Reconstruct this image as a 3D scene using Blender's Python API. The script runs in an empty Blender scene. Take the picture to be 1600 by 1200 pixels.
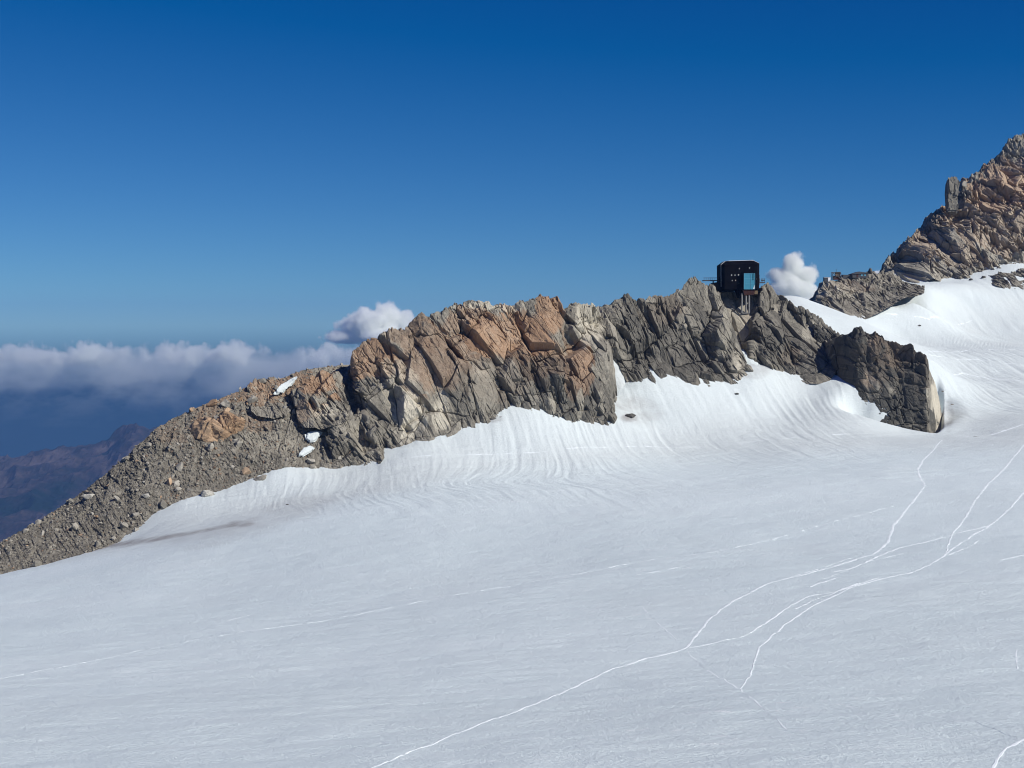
import bpy, bmesh, math, random
import numpy as np
from mathutils import Vector

R = math.radians
rng = np.random.default_rng(7)
random.seed(7)
S = bpy.context.scene
C = S.collection

# ------------------------------------------------------------------ camera
FPX, CX, CY, PITCH = 2198.0, 800.0, 600.0, math.atan(90 / 2198)
cam_d = bpy.data.cameras.new('camera')
cam = bpy.data.objects.new('camera', cam_d)
C.objects.link(cam)
cam.location = (0, 0, 0)
cam.rotation_euler = (R(90) - PITCH, 0, 0)
cam_d.sensor_width = 36
cam_d.lens = 36 * FPX / 1600
cam_d.clip_start = 1
cam_d.clip_end = 60000
S.camera = cam

# ------------------------------------------------------------------ sky and sun
SUN_AZ, SUN_EL = 123.0, 38.0            # azimuth clockwise from the view direction
w = bpy.data.worlds.new('World')
S.world = w
w.use_nodes = True
nt = w.node_tree
bg = nt.nodes['Background']
sky = nt.nodes.new('ShaderNodeTexSky')
sky.sky_type = 'NISHITA'
sky.sun_disc = False
sky.sun_elevation = R(SUN_EL)
sky.sun_rotation = R(SUN_AZ)
sky.altitude = 3400
sky.air_density = 1.0
sky.dust_density = 0.4
sky.ozone_density = 3.0
# thin high-altitude air: deeper and bluer overhead than the model's clear sky
SKY_K, SKY_C = (.314, .483, .60), (.0415, .0355, -.0184)
vm = nt.nodes.new('ShaderNodeVectorMath')
vm.operation = 'MULTIPLY_ADD'
nt.links.new(sky.outputs[0], vm.inputs[0])
vm.inputs[1].default_value = SKY_K
vm.inputs[2].default_value = tuple(-c / .085 for c in SKY_C)
vx_ = nt.nodes.new('ShaderNodeVectorMath')
vx_.operation = 'MAXIMUM'
nt.links.new(vm.outputs[0], vx_.inputs[0])
vx_.inputs[1].default_value = (0, 0, 0)
# under the horizon: dim blue lowland air instead of the model's ground
tc = nt.nodes.new('ShaderNodeTexCoord')
sx = nt.nodes.new('ShaderNodeSeparateXYZ')
nt.links.new(tc.outputs['Generated'], sx.inputs[0])
mr = nt.nodes.new('ShaderNodeMapRange')
mr.interpolation_type = 'SMOOTHSTEP'
mr.inputs[1].default_value, mr.inputs[2].default_value = -.045, .004
nt.links.new(sx.outputs[2], mr.inputs[0])
mxw = nt.nodes.new('ShaderNodeMix')
mxw.data_type = 'RGBA'
mxw.inputs[6].default_value = (.13, .42, .72, 1)
nt.links.new(mr.outputs[0], mxw.inputs[0])
nt.links.new(vx_.outputs[0], mxw.inputs[7])
nt.links.new(mxw.outputs[2], bg.inputs[0])
bg.inputs[1].default_value = 0.085

sd = bpy.data.lights.new('sun', 'SUN')
sd.energy = 4.5
sd.angle = R(0.5)
sd.color = (1.0, 0.975, 0.915)
sun = bpy.data.objects.new('sun', sd)
C.objects.link(sun)
sv = Vector((math.sin(R(SUN_AZ)) * math.cos(R(SUN_EL)), math.cos(R(SUN_AZ)) * math.cos(R(SUN_EL)), math.sin(R(SUN_EL))))
sun.rotation_euler = sv.to_track_quat('Z', 'Y').to_euler()

S.view_settings.view_transform = 'Standard'
S.view_settings.look = 'None'
S.view_settings.exposure = 0.25
S.view_settings.gamma = 1.0
S.render.engine = 'CYCLES'
S.cycles.use_denoising = True
S.cycles.use_adaptive_sampling = False
S.cycles.max_bounces = 20
S.cycles.diffuse_bounces = 3
S.cycles.volume_bounces = 20
S.cycles.transparent_max_bounces = 8
S.cycles.volume_max_steps = 256
S.cycles.filter_width = 1.05

# ------------------------------------------------------------------ picture <-> place
cp, sp = math.cos(PITCH), math.sin(PITCH)


def W(u, v, d):
    """the point of the place seen at picture point (u, v), d metres ahead"""
    u, v, d = np.asarray(u, float), np.asarray(v, float), np.asarray(d, float)
    a = (u - CX) / FPX
    b = (CY - v) / FPX
    y = cp + b * sp
    z = -sp + b * cp
    k = d / y
    return np.stack(np.broadcast_arrays(a * k, d, z * k), -1)


def PX(P):
    x, y, z = P[..., 0], P[..., 1], P[..., 2]
    fw = y * cp - z * sp
    up = y * sp + z * cp
    return CX + FPX * x / fw, CY - FPX * up / fw


# ------------------------------------------------------------------ noise
def _h(ix, iy, iz, seed):
    n = (ix.astype(np.int64) * 73856093) ^ (iy.astype(np.int64) * 19349663) ^ (iz.astype(np.int64) * 83492791) ^ (seed * 2654435761)
    n &= 0xFFFFFFFF
    n = (n ^ (n >> 16)) * 0x45D9F3B & 0xFFFFFFFF
    n = (n ^ (n >> 16)) * 0x45D9F3B & 0xFFFFFFFF
    n = n ^ (n >> 16)
    return n.astype(np.float64) / 4294967296.0


def vnoise(P, seed=0):
    i = np.floor(P).astype(np.int64)
    f = P - i
    f = f * f * f * (f * (f * 6 - 15) + 10)
    out = 0
    for dx in (0, 1):
        wx = f[:, 0] if dx else 1 - f[:, 0]
        for dy in (0, 1):
            wy = f[:, 1] if dy else 1 - f[:, 1]
            for dz in (0, 1):
                wz = f[:, 2] if dz else 1 - f[:, 2]
                out = out + wx * wy * wz * _h(i[:, 0] + dx, i[:, 1] + dy, i[:, 2] + dz, seed)
    return out * 2 - 1


def fbm(P, octv=4, seed=0, gain=.5, lac=2.03):
    s, a, t = 0, 1.0, 0
    P = np.asarray(P, float)
    for k in range(octv):
        s = s + a * vnoise(P * lac ** k + 17.3 * k, seed + k)
        t += a
        a *= gain
    return s / t * 1.6


def blocks(x, z, seed, jumble=.35):
    """jointed rock: the upper envelope of many tilted slabs with steep sides"""
    ix, iz = np.floor(x).astype(np.int64), np.floor(z).astype(np.int64)
    best = np.full(len(x), -9.0)
    second = np.full(len(x), -9.0)
    hid = np.zeros(len(x))
    for dx in (-1, 0, 1):
        for dz in (-1, 0, 1):
            cx, cz = ix + dx, iz + dz
            r = [_h(cx, cz, cx * 0 + k, seed) for k in range(8)]
            ex = x - cx - (.15 + .7 * r[0])
            ez = z - cz - (.15 + .7 * r[1])
            th = (r[2] - .5) * 2 * jumble
            ct, st = np.cos(th), np.sin(th)
            p, q = ex * ct + ez * st, -ex * st + ez * ct
            out = np.maximum(np.abs(p + .25 * q * (r[7] - .5)) / (.36 + .40 * r[3]), np.abs(q + .5 * p * (r[6] - .5)) / (.36 + .40 * r[4])) - 1
            val = (r[5] - .5) * .9 + ex * (r[6] - .5) * 2.0 + ez * (r[7] - .42) * 2.0 - 5.0 * np.maximum(0, out)
            m = val > best
            second = np.where(m, best, np.maximum(second, val))
            hid = np.where(m, r[3] * .5 + r[0] * .5, hid)
            best = np.where(m, val, best)
    return np.clip(best, -1.1, 2), hid, best - second


def sm(x, a, b):
    t = np.clip((x - a) / (b - a), 0, 1)
    return t * t * (3 - 2 * t)


# ------------------------------------------------------------------ mesh helpers
def tag(o, label=None, cat=None, group=None, kind=None):
    if label: o['label'] = label
    if cat: o['category'] = cat
    if group: o['group'] = group
    if kind: o['kind'] = kind
    return o


def mesh_np(name, V, F, mat, smooth=False, attrs=None, parent=None):
    me = bpy.data.meshes.new(name)
    V = np.ascontiguousarray(V, np.float32)
    F = np.ascontiguousarray(F, np.int32)
    k = F.shape[1]
    me.vertices.add(len(V))
    me.vertices.foreach_set('co', V.ravel())
    me.loops.add(F.size)
    me.loops.foreach_set('vertex_index', F.ravel())
    me.polygons.add(len(F))
    me.polygons.foreach_set('loop_start', np.arange(len(F), dtype=np.int32) * k)
    me.polygons.foreach_set('use_smooth', np.full(len(F), smooth, bool))
    me.update(calc_edges=True)
    for an, arr in (attrs or {}).items():
        a = me.attributes.new(an, 'FLOAT_COLOR', 'POINT')
        a.data.foreach_set('color', np.ascontiguousarray(arr, np.float32).ravel())
    if mat: me.materials.append(mat)
    o = bpy.data.objects.new(name, me)
    C.objects.link(o)
    if parent: o.parent = parent
    return o


def grid_faces(nr, nc, flip=False):
    r, c = np.meshgrid(np.arange(nr - 1), np.arange(nc - 1), indexing='ij')
    a = (r * nc + c).ravel()
    f = np.stack([a, a + 1, a + nc + 1, a + nc], -1)
    return f[:, ::-1] if flip else f


class MB:
    """collects simple solids and links them as one mesh"""
    def __init__(self):
        self.bm = bmesh.new()

    def box(self, x0, x1, y0, y1, z0, z1):
        vs = [self.bm.verts.new((x, y, z)) for x in (x0, x1) for y in (y0, y1) for z in (z0, z1)]
        for q in ((0, 1, 3, 2), (4, 6, 7, 5), (0, 4, 5, 1), (2, 3, 7, 6), (0, 2, 6, 4), (1, 5, 7, 3)):
            self.bm.faces.new([vs[i] for i in q])
        return self

    def hull(self, pts):
        vs = [self.bm.verts.new(p) for p in pts]
        bmesh.ops.convex_hull(self.bm, input=vs)
        return self

    def bar(self, a, b, r, n=6):
        a, b = Vector(a), Vector(b)
        q = (b - a).to_track_quat('Z', 'Y')
        rings = []
        for p in (a, b):
            rings.append([self.bm.verts.new(p + q @ Vector((r * math.cos(6.2832 * k / n), r * math.sin(6.2832 * k / n), 0))) for k in range(n)])
        for k in range(n):
            self.bm.faces.new((rings[0][k], rings[0][(k + 1) % n], rings[1][(k + 1) % n], rings[1][k]))
        self.bm.faces.new(rings[0][::-1])
        self.bm.faces.new(rings[1])
        return self

    def build(self, name, mat, parent=None, bevel=0):
        if bevel:
            bmesh.ops.bevel(self.bm, geom=self.bm.edges[:], offset=bevel, segments=1, affect='EDGES')
        bmesh.ops.recalc_face_normals(self.bm, faces=self.bm.faces)
        me = bpy.data.meshes.new(name)
        self.bm.to_mesh(me)
        self.bm.free()
        if mat: me.materials.append(mat)
        o = bpy.data.objects.new(name, me)
        C.objects.link(o)
        if parent: o.parent = parent
        return o


# ------------------------------------------------------------------ materials
class NT:
    def __init__(self, name):
        self.m = bpy.data.materials.new(name)
        self.m.use_nodes = True
        self.t = self.m.node_tree
        self.b = self.t.nodes['Principled BSDF']
        self.out = self.t.nodes['Material Output']

    def n(self, typ, props=None, **inp):
        nd = self.t.nodes.new(typ)
        for k, v in (props or {}).items(): setattr(nd, k, v)
        for k, v in inp.items():
            self.put(nd.inputs[int(k[1:]) if k[0] == '_' and k[1:].isdigit() else k], v)
        return nd

    def put(self, sock, v):
        if hasattr(v, 'outputs'): v = v.outputs[0]
        if isinstance(v, bpy.types.NodeSocket): self.t.links.new(v, sock)
        else: sock.default_value = v

    def math(self, op, a, b=0.0, clamp=False):
        nd = self.n('ShaderNodeMath', {'operation': op, 'use_clamp': clamp}, _0=a, _1=b)
        return nd.outputs[0]

    def mix(self, f, a, b, mode='MIX'):
        nd = self.n('ShaderNodeMix', {'data_type': 'RGBA', 'blend_type': mode})
        self.put(nd.inputs[0], f)
        self.put(nd.inputs[6], a)
        self.put(nd.inputs[7], b)
        return nd.outputs[2]

    def noise(self, vec, scale, detail=4, rough=.55):
        nd = self.n('ShaderNodeTexNoise')
        self.put(nd.inputs['Vector'], vec)
        nd.inputs['Scale'].default_value = scale
        nd.inputs['Detail'].default_value = detail
        nd.inputs['Roughness'].default_value = rough
        return nd.outputs[0]

    def ramp(self, f, stops):
        nd = self.n('ShaderNodeValToRGB')
        self.put(nd.inputs[0], f)
        e = nd.color_ramp.elements
        while len(e) < len(stops): e.new(.5)
        for k, (p, c) in enumerate(stops):
            e[k].position = p
            e[k].color = c if len(c) == 4 else (*c, 1)
        return nd.outputs[0]

    def mapping(self, vec, scale=(1, 1, 1), rot=(0, 0, 0)):
        nd = self.n('ShaderNodeMapping')
        self.put(nd.inputs[0], vec)
        nd.inputs['Scale'].default_value = scale
        nd.inputs['Rotation'].default_value = rot
        return nd.outputs[0]

    def bump(self, h, strength, dist, normal=None):
        nd = self.n('ShaderNodeBump')
        self.put(nd.inputs['Height'], h)
        nd.inputs['Strength'].default_value = strength
        nd.inputs['Distance'].default_value = dist
        if normal is not None: self.put(nd.inputs['Normal'], normal)
        return nd.outputs[0]

    def pos(self):
        return self.n('ShaderNodeNewGeometry').outputs['Position']

    def objc(self):
        return self.n('ShaderNodeTexCoord').outputs['Object']


def c3(r, g, b): return (r, g, b, 1)


def rock_mat(name):
    t = NT(name)
    P = t.pos()
    at = t.n('ShaderNodeAttribute', {'attribute_name': 'tint'})
    at.attribute_type = 'GEOMETRY'
    sep = t.n('ShaderNodeSeparateColor')
    t.put(sep.inputs[0], at.outputs['Color'])
    orange, pale, dark, blk = sep.outputs[0], sep.outputs[1], sep.outputs[2], at.outputs['Alpha']
    n1 = t.noise(P, .14, 6, .6)
    n2 = t.noise(P, .9, 5, .65)
    n3 = t.noise(t.mapping(P, (1, 1, .22)), .5, 5, .6)
    g = t.math('ADD', t.math('MULTIPLY', n1, .36), t.math('MULTIPLY', blk, .52))
    g = t.math('ADD', g, t.math('MULTIPLY', t.math('SUBTRACT', n2, .5), .75))
    n4 = t.noise(t.mapping(P, (1.1, .5, .12), (0, .42, 0)), .55, 5, .62)
    g = t.math('ADD', g, t.math('MULTIPLY', t.math('SUBTRACT', n4, .5), .8))
    col = t.ramp(g, [(.16, c3(.09, .081, .067)), (.42, c3(.185, .167, .135)), (.68, c3(.285, .26, .213)), (.95, c3(.40, .373, .32))])
    oc = t.ramp(t.math('ADD', t.math('MULTIPLY', n2, .6), t.math('MULTIPLY', blk, .4)),
                [(.2, c3(.20, .115, .066)), (.5, c3(.31, .198, .122)), (.8, c3(.40, .295, .21))])
    of = t.math('MULTIPLY', orange, t.math('ADD', t.math('MULTIPLY', n1, .9), .45), True)
    col = t.mix(of, col, oc)
    pf = t.math('MULTIPLY', pale, t.math('ADD', t.math('MULTIPLY', n3, 1.2), .25), True)
    col = t.mix(pf, col, c3(.54, .49, .39))
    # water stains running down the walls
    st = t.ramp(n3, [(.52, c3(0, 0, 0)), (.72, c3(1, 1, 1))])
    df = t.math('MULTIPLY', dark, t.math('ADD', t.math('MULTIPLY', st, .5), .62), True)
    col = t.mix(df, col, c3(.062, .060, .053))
    sp_ = t.noise(P, 3.2, 3, .7)
    col = t.mix(1.0, col, t.ramp(sp_, [(.25, c3(.72, .72, .72)), (.75, c3(1.22, 1.22, 1.22))]), 'MULTIPLY')
    t.put(t.b.inputs['Base Color'], col)
    t.b.inputs['Roughness'].default_value = .88
    t.b.inputs['Specular IOR Level'].default_value = .25
    b1 = t.bump(t.noise(P, 2.2, 6, .75), .7, .16)
    t.put(t.b.inputs['Normal'], b1)
    return t.m


def snow_mat(name, kind):
    t = NT(name)
    P = t.pos()
    at = t.n('ShaderNodeAttribute', {'attribute_name': 'tint'})
    at.attribute_type = 'GEOMETRY'
    sep = t.n('ShaderNodeSeparateColor')
    t.put(sep.inputs[0], at.outputs['Color'])
    dirt, old = sep.outputs[0], sep.outputs[1]
    big = t.noise(t.mapping(P, (.6, 1, 1)), .02, 5, .6)
    mid = t.noise(t.mapping(P, (.6, 1, 1)), .35, 5, .65)
    fine = t.noise(t.mapping(P, (.42, 1, 1)), 3.6, 4, .8)
    clean = c3(.62, .665, .66)
    worn = t.mix(t.ramp(t.math('ADD', t.math('MULTIPLY', big, .6), t.math('MULTIPLY', mid, .4)), [(.36, c3(0, 0, 0)), (.64, c3(1, 1, 1))]),
                 c3(.655, .74, .75), c3(.71, .785, .795))
    # crisp crystals left standing between the melt cups
    patch = t.ramp(t.noise(t.mapping(P, (.5, 1, 1)), .05, 4, .6), [(.42, c3(0, 0, 0)), (.66, c3(1, 1, 1))])
    speck = t.ramp(fine, [(.60, c3(0, 0, 0)), (.72, c3(1, 1, 1))])
    worn = t.mix(t.math('MULTIPLY', t.math('MULTIPLY', speck, patch), .85), worn, c3(.86, .88, .90))
    dash = t.ramp(t.noise(t.mapping(P, (.4, 1, 1)), .95, 5, .7), [(.585, c3(0, 0, 0)), (.66, c3(1, 1, 1))])
    dpat = t.ramp(t.noise(t.mapping(P, (.45, 1, 1), (0, 0, .25)), .028, 4, .6), [(.47, c3(0, 0, 0)), (.68, c3(1, 1, 1))])
    worn = t.mix(t.math('MULTIPLY', t.math('MULTIPLY', dash, dpat), .8), worn, c3(.84, .87, .88))
    col = t.mix(old, clean, worn)
    dn = t.noise(t.mapping(P, (.5, .5, .5)), .4, 5, .65)
    dm = t.math('MULTIPLY', dirt, t.ramp(dn, [(.3, c3(.25, .25, .25)), (.62, c3(1, 1, 1))]), True)
    col = t.mix(dm, col, c3(.24, .215, .205))
    t.put(t.b.inputs['Base Color'], col)
    t.b.inputs['Roughness'].default_value = .6
    t.b.inputs['Specular IOR Level'].default_value = .18
    h = t.math('ADD', t.math('MULTIPLY', fine, .8), t.math('MULTIPLY', mid, .5))
    b = t.bump(h, 1.0, .36)
    t.put(t.b.inputs['Normal'], b)
    return t.m


def flat_mat(name, col, rough=.6, metal=0, var=.15, scale=3.0, spec=.5, bump=0):
    t = NT(name)
    P = t.objc()
    n = t.noise(P, scale, 4, .6)
    lo = tuple(max(0, x * (1 - var)) for x in col)
    hi = tuple(min(1, x * (1 + var)) for x in col)
    t.put(t.b.inputs['Base Color'], t.ramp(n, [(.3, c3(*lo)), (.7, c3(*hi))]))
    t.b.inputs['Roughness'].default_value = rough
    t.b.inputs['Metallic'].default_value = metal
    t.b.inputs['Specular IOR Level'].default_value = spec
    if bump: t.put(t.b.inputs['Normal'], t.bump(n, .5, bump))
    return t.m


M_rock = rock_mat('granite')
M_snow = snow_mat('glacier_snow', 0)


def boulder_mat(name, a, b):
    t = NT(name)
    P = t.pos()
    inf = t.n('ShaderNodeObjectInfo')
    n = t.noise(P, .8, 5, .65)
    f = t.math('ADD', t.math('MULTIPLY', n, .6), t.math('MULTIPLY', inf.outputs['Random'], .4))
    col = t.ramp(f, [(.25, c3(*a)), (.75, c3(*b))])
    sp_ = t.noise(P, 4.0, 3, .7)
    col = t.mix(1.0, col, t.ramp(sp_, [(.25, c3(.75, .75, .75)), (.75, c3(1.2, 1.2, 1.2))]), 'MULTIPLY')
    t.put(t.b.inputs['Base Color'], col)
    t.b.inputs['Roughness'].default_value = .9
    t.b.inputs['Specular IOR Level'].default_value = .2
    t.put(t.b.inputs['Normal'], t.bump(t.noise(P, 2.0, 5, .7), .7, .2))
    return t.m


M_b_grey = boulder_mat('grey_granite', (.16, .147, .122), (.38, .352, .30))
M_b_orange = boulder_mat('orange_granite', (.27, .175, .105), (.43, .31, .205))
M_b_pale = boulder_mat('pale_granite', (.28, .268, .24), (.43, .41, .36))
M_b_dark = boulder_mat('dark_granite', (.06, .056, .05), (.13, .12, .105))

# ------------------------------------------------------------------ the rock walls
def curtain(name, keys, nS, nT, nB=40, back=35, drop=35, wl=0, wr=0, foot=6, seed=1, amp=1.0,
            sizes=((21, 4.4), (8, 2.3), (3.0, .85), (1.2, .34)), lean=.35, stretch=1.7, macro=1.6,
            tint=None, mat=None, crack=.42, ampf=None, blend=None, bulge=0, jumble=.3, jag=1.1, twist=.22):
    K = np.array([[*a, *b] for a, b in keys], float)
    dl = np.hypot(np.diff(K[:, 0]), np.diff(K[:, 1])) + np.hypot(np.diff(K[:, 3]), np.diff(K[:, 4])) + .1 * np.abs(np.diff(K[:, 2])) / .2
    L = np.concatenate([[0], np.cumsum(dl)])
    s = np.linspace(0, L[-1], nS)
    k = [np.interp(s, L, K[:, j]) for j in range(6)]
    Cr = W(k[0], k[1], k[2])
    Ba = W(k[3], k[4], k[5])
    sn = s / L[-1]
    wy = np.zeros(nS)
    if wl: wy += wl * (1 - sm(sn, 0, .07)) ** 2
    if wr: wy += wr * (1 - sm(1 - sn, 0, .07)) ** 2
    Cr[:, 1] += wy
    Ba[:, 1] += wy
    up = Cr - Ba
    hgt = np.linalg.norm(up, axis=1, keepdims=True)
    t = np.linspace(0, 1, nT)[:, None, None]
    nf = max(4, int(nT * foot / np.mean(hgt)))
    tf = np.linspace(-1, 0, nf, endpoint=False)[:, None, None]
    front_f = Ba[None] + tf * (up / hgt)[None] * foot + tf * np.array([0, -1.0, 0]) * foot * .15
    front = Ba[None] + t * up[None]
    if bulge:
        front = front + np.sin(np.pi * t) * np.array([0, -bulge, 0])
    tb = (np.linspace(0, 1, nB + 1)[1:] ** 1.4)[:, None, None]
    bk = Cr[None] + np.concatenate([tb * 0, tb * back, -tb ** 1.5 * drop], -1)
    G = np.concatenate([front_f, front, bk], 0)
    nr = G.shape[0]
    # outward direction, smoothed
    du = np.gradient(G, axis=1)
    dv = np.gradient(G, axis=0)
    N = np.cross(du, dv)
    N /= np.linalg.norm(N, axis=-1, keepdims=True) + 1e-9
    N = N * .45 + np.array([0, -.65, .18])
    for _ in range(6):
        N[1:-1] = (N[:-2] + N[1:-1] * 2 + N[2:]) / 4
    N /= np.linalg.norm(N, axis=-1, keepdims=True) + 1e-9
    P = G.reshape(-1, 3)
    Nf = N.reshape(-1, 3)
    ca, sa = math.cos(lean), math.sin(lean)
    cen = P.mean(0)
    an = lean + twist * fbm(P / 42, 2, seed + 80)
    ca, sa = np.cos(an), np.sin(an)
    px_, pz_ = P[:, 0] - cen[0], P[:, 2] - cen[2]
    Q = np.stack([px_ * ca + pz_ * sa, P[:, 1] * .8, (-px_ * sa + pz_ * ca) / stretch], -1)
    rough_ = .35 + 1.15 * sm(fbm(P / 13, 2, seed + 84), -.35, .45)      # broken zones between clean faces
    wv = np.stack([fbm(P * .16, 3, seed + 60), fbm(P * .16 + 31, 3, seed + 64), fbm(P * .16 + 77, 3, seed + 68)], -1)
    tt_ = np.concatenate([np.zeros(nf), np.linspace(0, 1, nT), np.ones(nB)])
    wb = np.repeat(.3 + .7 * sm(tt_, .0, .42), nS)
    D = wb * macro * fbm(Q / 22, 3, seed)
    A = np.ones(len(P)) if ampf is None else ampf(*PX(P))
    blk = 0
    for j, (size, am) in enumerate(sizes):
        Qw = (Q + wv * size * .02) / size
        h, hid, e = blocks(Qw[:, 0] + .6 * Qw[:, 1] * (j > 0), Qw[:, 2], seed * 13 + j * 7, jumble)
        A2 = A * (rough_ if j > 1 else (wb if j == 0 else .45 + .55 * wb))
        D = D + A2 * amp * am * h
        if j < 3:
            D = D - A2 * crack * am * .8 * (1 - sm(e, 0, .07))
        if j == 1: blk = blk + .55 * hid
        if j == 2: blk = blk + .45 * hid
    # long fractures along the lean of the slabs
    Qs = np.stack([Q[:, 0] / 3.2, Q[:, 1] / 6, Q[:, 2] / 15], -1)
    fr_ = np.abs(vnoise(Qs + wv * .25, seed + 41))
    D = D - A * amp * .22 * (1 - sm(fr_, 0, .05)) - A * amp * .08 * (1 - sm(np.abs(vnoise(Qs * 2.7 + wv * .3, seed + 43)), 0, .14))
    D = D + .09 * amp * fbm(P * 1.3, 3, seed + 5)
    D = D * np.repeat(1 - .45 * sm(tt_, .84, 1), nS)
    P2 = P + Nf * D[:, None]
    # loose blocks along the skyline
    wt = np.repeat(sm(tt_, .72, 1.0), nS)
    jm = wt > 0
    j1, _, _ = blocks(P2[jm, 0] / 3.1, P2[jm, 1] / 3.1 + P2[jm, 2] / 9, seed + 71, .8)
    j2, _, _ = blocks(P2[jm, 0] / 1.3, P2[jm, 1] / 1.3 + P2[jm, 2] / 3, seed + 73, .8)
    P2[jm, 2] += wt[jm] * jag * (.95 * j1 + .5 * j2 - .1 + .8 * fbm(P2[jm] / 9, 2, seed + 75))
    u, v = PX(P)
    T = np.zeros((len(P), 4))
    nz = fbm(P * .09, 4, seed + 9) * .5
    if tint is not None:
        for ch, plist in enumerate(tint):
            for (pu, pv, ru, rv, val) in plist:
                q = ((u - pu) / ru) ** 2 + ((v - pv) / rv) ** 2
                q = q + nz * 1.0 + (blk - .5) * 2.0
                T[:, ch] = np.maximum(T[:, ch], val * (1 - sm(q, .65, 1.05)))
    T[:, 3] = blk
    V = P2
    F = grid_faces(nr, nS)
    o = mesh_np(name, V, F, mat or M_rock, False, {'tint': T})
    o['kind'] = 'structure'
    return o, P2.reshape(nr, nS, 3), N, G


KA = [((-200, 950, 369), (-200, 968, 350)), ((-100, 900, 374), (-100, 935, 350)), ((0, 846, 385), (0, 897, 350)), ((60, 815, 392), (60, 885, 353)), ((100, 788, 398), (120, 868, 358)),
      ((180, 728, 405), (200, 845, 366)), ((250, 668, 412), (240, 800, 378)), ((300, 641, 417), (290, 777, 383)), ((330, 629, 420), (345, 768, 386)),
      ((390, 604, 425), (400, 745, 392)), ((430, 592, 428), (440, 728, 396)), ((480, 578, 432), (500, 735, 400)), ((545, 572, 438), (590, 722, 404)), ((600, 572, 444), (625, 705, 408))]
KB = [((542, 580, 424), (566, 704, 404)), ((552, 552, 425), (592, 699, 405)), ((575, 530, 427), (620, 694, 406)), ((605, 521, 428), (645, 690, 407)), ((632, 513, 430), (668, 684, 408)),
      ((655, 497, 431), (690, 672, 411)), ((690, 489, 433), (718, 664, 413)), ((712, 474, 435), (745, 662, 414)), ((740, 474, 436), (762, 650, 417)), ((775, 479, 437), (790, 638, 420)),
      ((805, 477, 438), (820, 637, 421)), ((832, 468, 439), (850, 640, 421)), ((850, 459, 440), (870, 646, 421)), ((872, 459, 441), (895, 653, 421)), ((882, 478, 442), (915, 657, 422)),
      ((905, 468, 443), (935, 659, 423)), ((930, 471, 444), (958, 658, 424)), ((937, 484, 446), (972, 640, 430))]
KC = [((895, 500, 462), (945, 604, 450)), ((930, 496, 463), (975, 602, 450)), ((945, 481, 464), (1000, 592, 448)), ((985, 464, 466), (1020, 592, 449)), ((1020, 461, 468), (1050, 592, 450)),
      ((1045, 458, 470), (1075, 596, 450)), ((1062, 448, 471), (1100, 596, 451)), ((1075, 434, 472), (1115, 597, 452)), ((1087, 428, 473), (1130, 598, 452)), ((1100, 434, 474), (1145, 598, 453)),
      ((1115, 443, 476), (1158, 590, 455)), ((1125, 451, 478), (1170, 578, 458)), ((1130, 470, 480), (1176, 566, 462))]
KD = [((1085, 452, 497), (1120, 600, 474)), ((1125, 453, 497), (1150, 592, 473)), ((1150, 455, 497), (1160, 582, 472)), ((1160, 458, 497), (1168, 572, 472)), ((1185, 454, 497), (1200, 568, 473)), ((1225, 464, 499), (1240, 575, 478))]
KE = [((1184, 480, 490), (1165, 570, 470)), ((1191, 452, 492), (1180, 572, 470)), ((1200, 446, 494), (1200, 570, 469)), ((1220, 462, 494), (1225, 578, 468)), ((1240, 474, 494), (1250, 583, 467)),
      ((1265, 488, 493), (1275, 583, 467)), ((1290, 503, 491), (1295, 580, 468)), ((1305, 512, 489), (1306, 566, 471)), ((1318, 520, 489), (1312, 545, 478))]
KF = [((1294, 534, 474), (1298, 650, 460)), ((1300, 532, 470), (1306, 660, 455)), ((1320, 527, 463), (1330, 690, 446)), ((1338, 514, 460), (1345, 700, 442)), ((1346, 514, 459), (1352, 705, 441)), ((1353, 526, 458), (1362, 705, 440)), ((1366, 523, 456), (1377, 705, 439)),
      ((1390, 534, 454), (1400, 705, 438)), ((1412, 541, 452), (1420, 705, 437)), ((1426, 538, 450), (1433, 705, 436.5)), ((1431, 549, 449), (1440, 705, 436)),
      ((1446, 554, 447), (1449, 705, 435.5)), ((1450, 567, 448), (1451.5, 705, 436)), ((1462, 598, 454), (1467, 700, 444)), ((1474, 648, 460), (1479, 692, 452)), ((1462, 640, 480), (1472, 690, 474))]
KG = [((1352, 430, 706), (1355, 436, 690)), ((1375, 424, 715), (1385, 433, 690)), ((1386, 410, 722), (1405, 437, 690)), ((1400, 398, 726), (1420, 441, 688)), ((1420, 378, 730), (1445, 428, 690)), ((1440, 355, 735), (1470, 431, 690)),
      ((1455, 338, 738), (1490, 430, 690)), ((1470, 322, 741), (1500, 429, 690)), ((1487, 318, 744), (1510, 427, 690)), ((1499, 300, 747), (1520, 425, 692)), ((1503, 280, 750), (1530, 422, 692)),
      ((1516, 278, 751), (1540, 419, 693)), ((1530, 272, 753), (1550, 415, 694)), ((1546, 258, 755), (1560, 413, 695)), ((1570, 236, 758), (1580, 407, 696)), ((1590, 216, 760), (1600, 410, 697)),
      ((1601, 206, 762), (1620, 408, 698)), ((1660, 165, 766), (1700, 402, 700)), ((1750, 118, 772), (1790, 398, 704)), ((1850, 112, 776), (1880, 400, 706))]
KH = [((1273, 472, 612), (1270, 476, 604)), ((1279, 456, 616), (1282, 480, 602)), ((1287, 444, 620), (1296, 483, 600)), ((1300, 441, 622), (1312, 487, 598)), ((1325, 437, 624), (1330, 490, 597)), ((1345, 433, 625), (1350, 489, 598)),
      ((1372, 428, 630), (1372, 480, 602)), ((1395, 428, 640), (1393, 472, 606)), ((1412, 440, 640), (1410, 463, 612)), ((1428, 446, 640), (1425, 460, 616)), ((1444, 450, 640), (1444, 457, 622))]
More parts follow.
